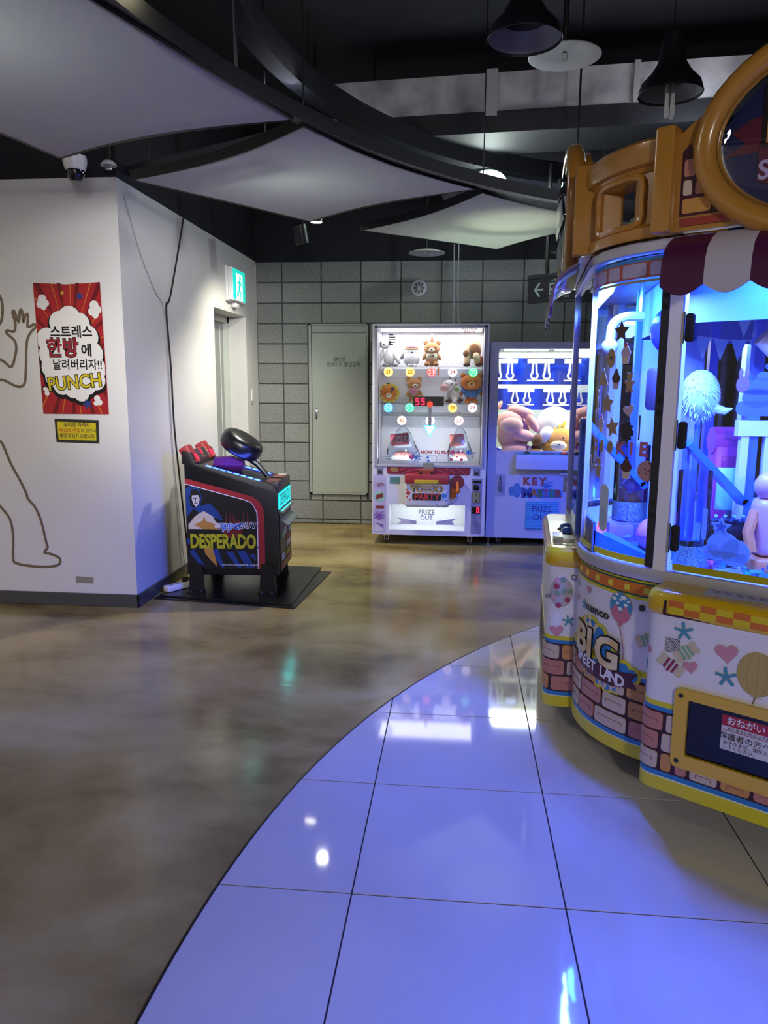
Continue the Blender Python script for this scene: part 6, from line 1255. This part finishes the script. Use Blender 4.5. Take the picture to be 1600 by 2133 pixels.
bunting('string of large pale flags just under the blue tube', (-.80, -.37, 1.775), (-.42, -.40, 1.775), 3, .15, '#c8e4f0')
g = G(); rnd = random.Random(9)
for k in range(260):
    a = radians(rnd.uniform(190, 262)); r_ = rnd.uniform(.62, 1.12); x, y = r_*cos(a), r_*sin(a); s = rnd.uniform(.012, .02)
    g.box(-s, s, -s*.5, s*.5, -s*.5, s*.5, M=T(x, y, .785+rnd.uniform(0, .025)) @ RZ(rnd.uniform(0, 6)) @ RX(rnd.uniform(-.6, .6)))
o = g.obj('candy_pile', mat('iridescent_wrap', '#8a6ad8', .2, .5, orand=0, noise=(30, '#3ad8b0', 1)), smooth=0); o.location = (CMX, CMY, 0); o['kind'] = 'stuff'; o['label'] = 'shiny wrapped sweets heaped on the claw machine deck'; o['category'] = 'sweets'
# pale cut-outs standing behind the flat window
GF = lambda u, v, w=0: face(235)(u*1.05, 1.433+(v-1.433)*1.05, w-.13)
SKY = bpy.data.materials.new('sticker_sky'); SKY.use_nodes = True; _n = SKY.node_tree; _b = _n.nodes['Principled BSDF']; _b.inputs['Base Color'].default_value = lin('#b4d8ea')+(1,); _t = _n.nodes.new('ShaderNodeBsdfTranslucent'); _t.inputs[0].default_value = lin('#cfeaf6')+(1,); _m = _n.nodes.new('ShaderNodeMixShader'); _m.inputs[0].default_value = .75; _n.links.new(_b.outputs[0], _m.inputs[1]); _n.links.new(_t.outputs[0], _m.inputs[2]); _n.links.new(_m.outputs[0], _n.nodes['Material Output'].inputs[0]); SKY2 = mat('sticker_sky_dark', '#3f6fb8', .5)
def stf(nm, m_, polys, w1=.002):
    g = G()
    for p in polys: g.prism(p, GF, .0006, w1)
    return g.obj(nm, m_, cm, smooth=0)
stf('cloud_cutout', SKY, [circle(-.275, .925, .05, 18, .045), circle(-.235, .905, .045, 16), circle(-.31, .90, .03, 14, .025), rrect(-.33, -.20, .875, .905, .012)])
stf('star_wand_cutout', SKY, [star(-.285, .985, .034, .5), rrect(-.345, -.33, .935, 1.04, .006)]); stf('star_centre_cutout', SKY2, [star(-.285, .985, .02, .5)], .0025)
stf('cake_cutout', SKY, [rrect(-.27, -.145, 1.345, 1.39, .02), circle(-.21, 1.40, .045, 16, .03), circle(-.20, 1.44, .035, 14, .02), circle(-.195, 1.465, .022, 12, .015)]); stf('cake_drip_cutout', SKY2, [circle(-.21, 1.418, .042, 14, .007), circle(-.185, 1.495, .01, 10)], .0025); stf('rabbit_cutout', CKP, [circle(-.255, 1.44, .02, 12, .026), circle(-.262, 1.475, .007, 8, .016), circle(-.245, 1.475, .007, 8, .016)])
# ------------------------------------------------------------------ things hanging from the ceiling
dc = thing('dome_camera', 'white dome security camera hanging above the poster wall', 'camera', (-2.20, 4.32, 2.66))
G().lathe([(0, .045), (.062, .045), (.066, .03), (.066, .01), (.055, -.03), (.048, -.035)], 24).obj('housing', PWHITE, dc); G().lathe([(.05, -.03), (.052, -.045), (.045, -.07), (.028, -.09), (0, -.097)], 24).obj('dome', mat('smoked_dome', '#16161e', .08, coat=.5), dc); G().lathe([(.012, .045), (.012, 1.19)], 10).obj('pipe', BLKM, dc)
def sprinkler(label, x, y, z, r):
    t = thing('sprinkler', label, 'sprinkler', (x, y, z), 0, 'sprinkler heads with round plates')
    G().lathe([(.012, .0), (r*.6, -.004), (r*.96, -.022), (r, -.03), (r*.98, -.031), (r*.6, -.010), (.012, -.006)], 32).obj('plate', mat('sprinkler_plate', '#c4c2c6', .4), t)
    G().tube([(-.014, 0, -.01), (-.014, 0, -.032), (0, 0, -.045), (.014, 0, -.032), (.014, 0, -.01)], .003, 6).lathe([(0, -.045), (.02, -.047), (.02, -.05), (0, -.05)], 12).obj('head', STEEL, t); G().lathe([(.016, 0), (.016, ZC-z)], 10).obj('pipe', BLKM, t)
sprinkler('small round sprinkler plate beside the dome camera', -2.02, 4.36, 2.69, .045)
sprinkler('round white sprinkler plate in front of the block wall top', -.315, 7.0, 2.63, .165)
sprinkler('large white round sprinkler plate high between the dark pendants', .545, 4.6, 3.27, .20)
def bell(label, x, y, z, r, bulb, lit=False):
    t = thing('pendant_lamp', label, 'pendant lamp', (x, y, z), 0, 'bell-shaped pendant lamps')
    m_ = mat('navy_enamel', '#0c0e18', .5)
    G().lathe([(.02, .36*r/.2), (.045, .35*r/.2), (.055, .30*r/.2), (.07, .18*r/.2), (.10, .12*r/.2), (r*.9, .05), (r, .0), (r*.985, -.004), (r*.88, .04), (.095, .10*r/.2), (.05, .14*r/.2)], 32).obj('shade', m_, t); G().lathe([(r*.97, .004), (r*.865, .035), (.1, .095*r/.2)], 32).obj('lining', mat('grey_lining', '#8c90a2', .35), t)
    G().lathe([(.004, .35*r/.2), (.004, ZC-z)], 6).obj('cord', BLKM, t)
    if bulb:
        for d in (-.014, .014): G().tube([(d, 0, .10), (d, 0, -.10), (d*.6, .0, -.112)], .011, 8).obj('bulb_tube', mat('cfl_white', '#d6d6dc', .4), t)
        G().lathe([(.025, .10), (.025, .16)], 12).obj('socket', PWHITE, t)
bell('dark empty bell pendant lamp beside the large white sprinkler plate', .25, 3.6, 2.92, .165, False)
bell('dark bell pendant lamp with an unlit white folded bulb, above the oval sign', 1.03, 4.2, 2.89, .16, True)
# lit round reflector lamp above the third panel
lr = thing('reflector_lamp', 'lit round reflector lamp glowing above the third ceiling sail', 'lamp', (.19, 6.2, 2.98))
G().lathe([(.02, .07), (.10, .05), (.145, 0), (.142, -.003), (.10, .04), (.02, .06)], 28, RX(-.5)).obj('reflector', mat('lamp_white_dish', '#eafff8', .4, emit='#cfffee', es=1.2), lr); G().ball((0, -.02, .0), .03).obj('bulb', mat('lit_bulb', '#ffffff', .3, emit='#e8fff8', es=25), lr); G().lathe([(.01, .07), (.01, ZC-2.98)], 8).obj('stem', BLKM, lr)
light('reflector_lamp_light', 'POINT', (0, -.06, -.05), 22, (.85, 1, .93), .05, parent=lr)
light('panel_back_light', 'SPOT', (.30, 5.6, 2.78), 230, (.90, 1, .87), .07, aim=(.33, 5.52, 2.3), spot=120, blend=1)
# black spot by the second panel's tip, and the small downlight beside it
sp = thing('spot_lamp', 'black cylinder spotlight pointing down before the block wall', 'spotlight', (-1.285, 6.25, 2.56))
SM = RY(radians(-8)) @ RX(radians(12))
G().lathe([(.055, 0), (.06, .005), (.06, .15), (.05, .16), (0, .16)], 24, SM).obj('can', BLKM, sp); G().lathe([(0, .006), (.052, .006), (.054, .002)], 24, SM).obj('lens', mat('warm_lens', '#fffbe8', .3, emit='#fff6d0', es=14), sp); G().lathe([(.012, .15), (.012, ZC-2.56)], 10).obj('stem', BLKM, sp)
light('spot_lamp_light', 'SPOT', (0, 0, -.02), 118, (1, .97, .80), .05, aim=(-.70, .28, -1.8), spot=112, blend=.85, parent=sp)
dl = thing('downlight', 'small bright downlight at the tip of the middle ceiling sail', 'downlight', (-1.09, 5.80, 2.63))
G().lathe([(.045, 0), (.05, .004), (.05, .09), (0, .10)], 20).obj('can', BLKM, dl); G().lathe([(0, .004), (.043, .004)], 20).obj('lens', mat('warm_lens2', '#fffdf0', .3, emit='#fff8dc', es=30), dl); G().lathe([(.01, .09), (.01, ZC-2.63)], 8).obj('stem', BLKM, dl)
light('downlight_light', 'SPOT', (0, 0, -.02), 100, (1, .97, .86), .04, aim=(0, -.1, -2), spot=110, blend=.6, parent=dl)
d2 = thing('downlight', 'lit warm lamp just inside the ring by the largest ceiling sail', 'downlight', (-.90, 2.50, 2.66))
G().lathe([(.055, 0), (.06, .004), (.06, .10), (0, .11)], 20).obj('can', BLKM, d2); G().lathe([(0, .004), (.052, .004)], 20).obj('lens', mat('warm_lens3', '#fffdf0', .3, emit='#fff4c8', es=18), d2); G().lathe([(.01, .1), (.01, ZC-2.66)], 8).obj('stem', BLKM, d2)
light('downlight_light', 'SPOT', (0, 0, -.02), 12, (1, .93, .74), .05, aim=(1.0, -.3, -1.6), spot=95, blend=.5, parent=d2)
# ducts
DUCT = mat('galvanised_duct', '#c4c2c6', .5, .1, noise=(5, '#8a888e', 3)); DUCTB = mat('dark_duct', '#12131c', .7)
du = thing('air_duct', 'long grey sheet-metal air duct crossing under the black ceiling', 'duct', (.5, 5.6, 3.31), radians(-5))
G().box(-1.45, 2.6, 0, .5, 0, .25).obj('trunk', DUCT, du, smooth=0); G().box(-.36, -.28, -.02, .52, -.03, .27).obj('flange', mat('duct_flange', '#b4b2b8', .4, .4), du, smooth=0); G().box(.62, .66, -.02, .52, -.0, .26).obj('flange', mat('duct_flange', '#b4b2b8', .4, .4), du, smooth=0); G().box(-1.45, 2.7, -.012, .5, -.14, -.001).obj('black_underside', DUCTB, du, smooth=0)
for x in (-1.2, .2, 1.8): G().tube([(x, .25, .25), (x, .25, .54)], .008, 6).obj('hanger', BLKM, du)
d3 = thing('air_duct', 'wide lower grey duct beyond the lit reflector lamp', 'duct', (1.3, 6.75, 2.98), radians(-4)); G().box(-1.5, 1.6, 0, .6, .10, .42).obj('trunk', mat('grey_violet_duct', '#6a6a7c', .6), d3, smooth=0); G().box(-.3, -.26, -.01, .61, .09, .43).obj('flange', mat('duct_flange', '#b4b2b8', .4, .4), d3, smooth=0)
d4 = thing('flexible_duct', 'crinkled silver flexible duct beside the reflector lamp', 'duct', (.78, 6.45, 2.95)); G().tube([(.0+.02*k, .0, .0+.006*sin(k)) for k in range(16)], [.12+.008*(k % 2) for k in range(16)], 16).obj('hose', mat('crinkled_foil', '#6e7074', .3, .8, bump=(30, 1.0)), d4); G().tube([(.15, 0, .1), (.15, 0, .9)], .006, 6).obj('hanger', BLKM, d4)
# cable tray between the first two panels
ct = thing('cable_tray', 'dark metal cable tray between the largest and middle ceiling sails', 'cable tray', (-2.05, 4.66, 2.70), atan2(4.05-4.66, -.92+2.05)); 
for y in (0, .10): G().box(0, 1.26, y, y+.02, 0, .04).obj('rail', mat('tray_grey', '#3c3c44', .4, .5), ct, smooth=0)
for k in range(6): G().box(.05+.22*k, .075+.22*k, .02, .10, .005, .02).obj('rung', mat('tray_grey', '#3c3c44', .4, .5), ct, smooth=0)
for x in (.15, 1.1): G().tube([(x, .05, .03), (x, .05, ZC-2.70)], .005, 6).obj('hanger', BLKM, ct)
# hanging direction sign
hs = thing('hanging_sign', 'dark hanging direction sign with arrow, lift and toilet symbols', 'sign', (.54, 6.42, 2.10), radians(-38))
G().box(0, .86, 0, .05, 0, .19, .003, 1).obj('panel', mat('sign_slate', '#23242c', .4), hs); G().box(-.004, .864, -.004, .054, .19, .222, .003, 1).obj('top_rail', mat('sign_rail', '#34343e', .35), hs)
HS = flatmap((0, -.0005, 0), (1, 0, 0), (0, 0, 1)); SY = mat('sign_symbol', '#c8e0dc', .4)
g = G(); g.prism([(.06, .10), (.105, .155), (.125, .155), (.09, .107), (.15, .107), (.15, .093), (.09, .093), (.125, .045), (.105, .045)], HS, 0, .001); g.obj('arrow_symbol', SY, hs, smooth=0)
g = G(); g.prism(rrect(.205, .275, .05, .145, .008), HS, 0, .001); g.prism([(.222, .155), (.23, .175), (.238, .155)], HS, 0, .001).prism([(.244, .175), (.252, .155), (.26, .175)], HS, 0, .001); g.obj('lift_symbol', SY, hs, smooth=0)
G().prism(rrect(.215, .265, .105, .13, .004), HS, .001, .002).prism(rrect(.215, .265, .062, .085, .004), HS, .001, .002).obj('lift_windows', mat('sign_slate', '#23242c', .4), hs, smooth=0)
g = G()
for x in (.335, .385): g.prism(circle(x, .165, .012, 12), HS, 0, .001).prism([(x-.02, .148), (x+.02, .148), (x+.014, .10), (x+.010, .05), (x-.010, .05), (x-.014, .10)], HS, 0, .001)
g.obj('toilet_symbol', SY, hs, smooth=0); G().text('엘리베이터', HS, .24, .03, .018, .001, .001).text('화장실', HS, .36, .03, .018, .001, .001).obj('lettering', SY, hs, smooth=0); G().text('P', HS, .66, .10, .14, .001, .01).obj('lettering', mat('sign_blue', '#2c5a96', .4), hs, smooth=0)
for x in (.16, .62): G().box(x-.012, x+.012, .015, .035, .22, 3.16-2.10).obj('hanger_post', BLKM, hs, smooth=0)
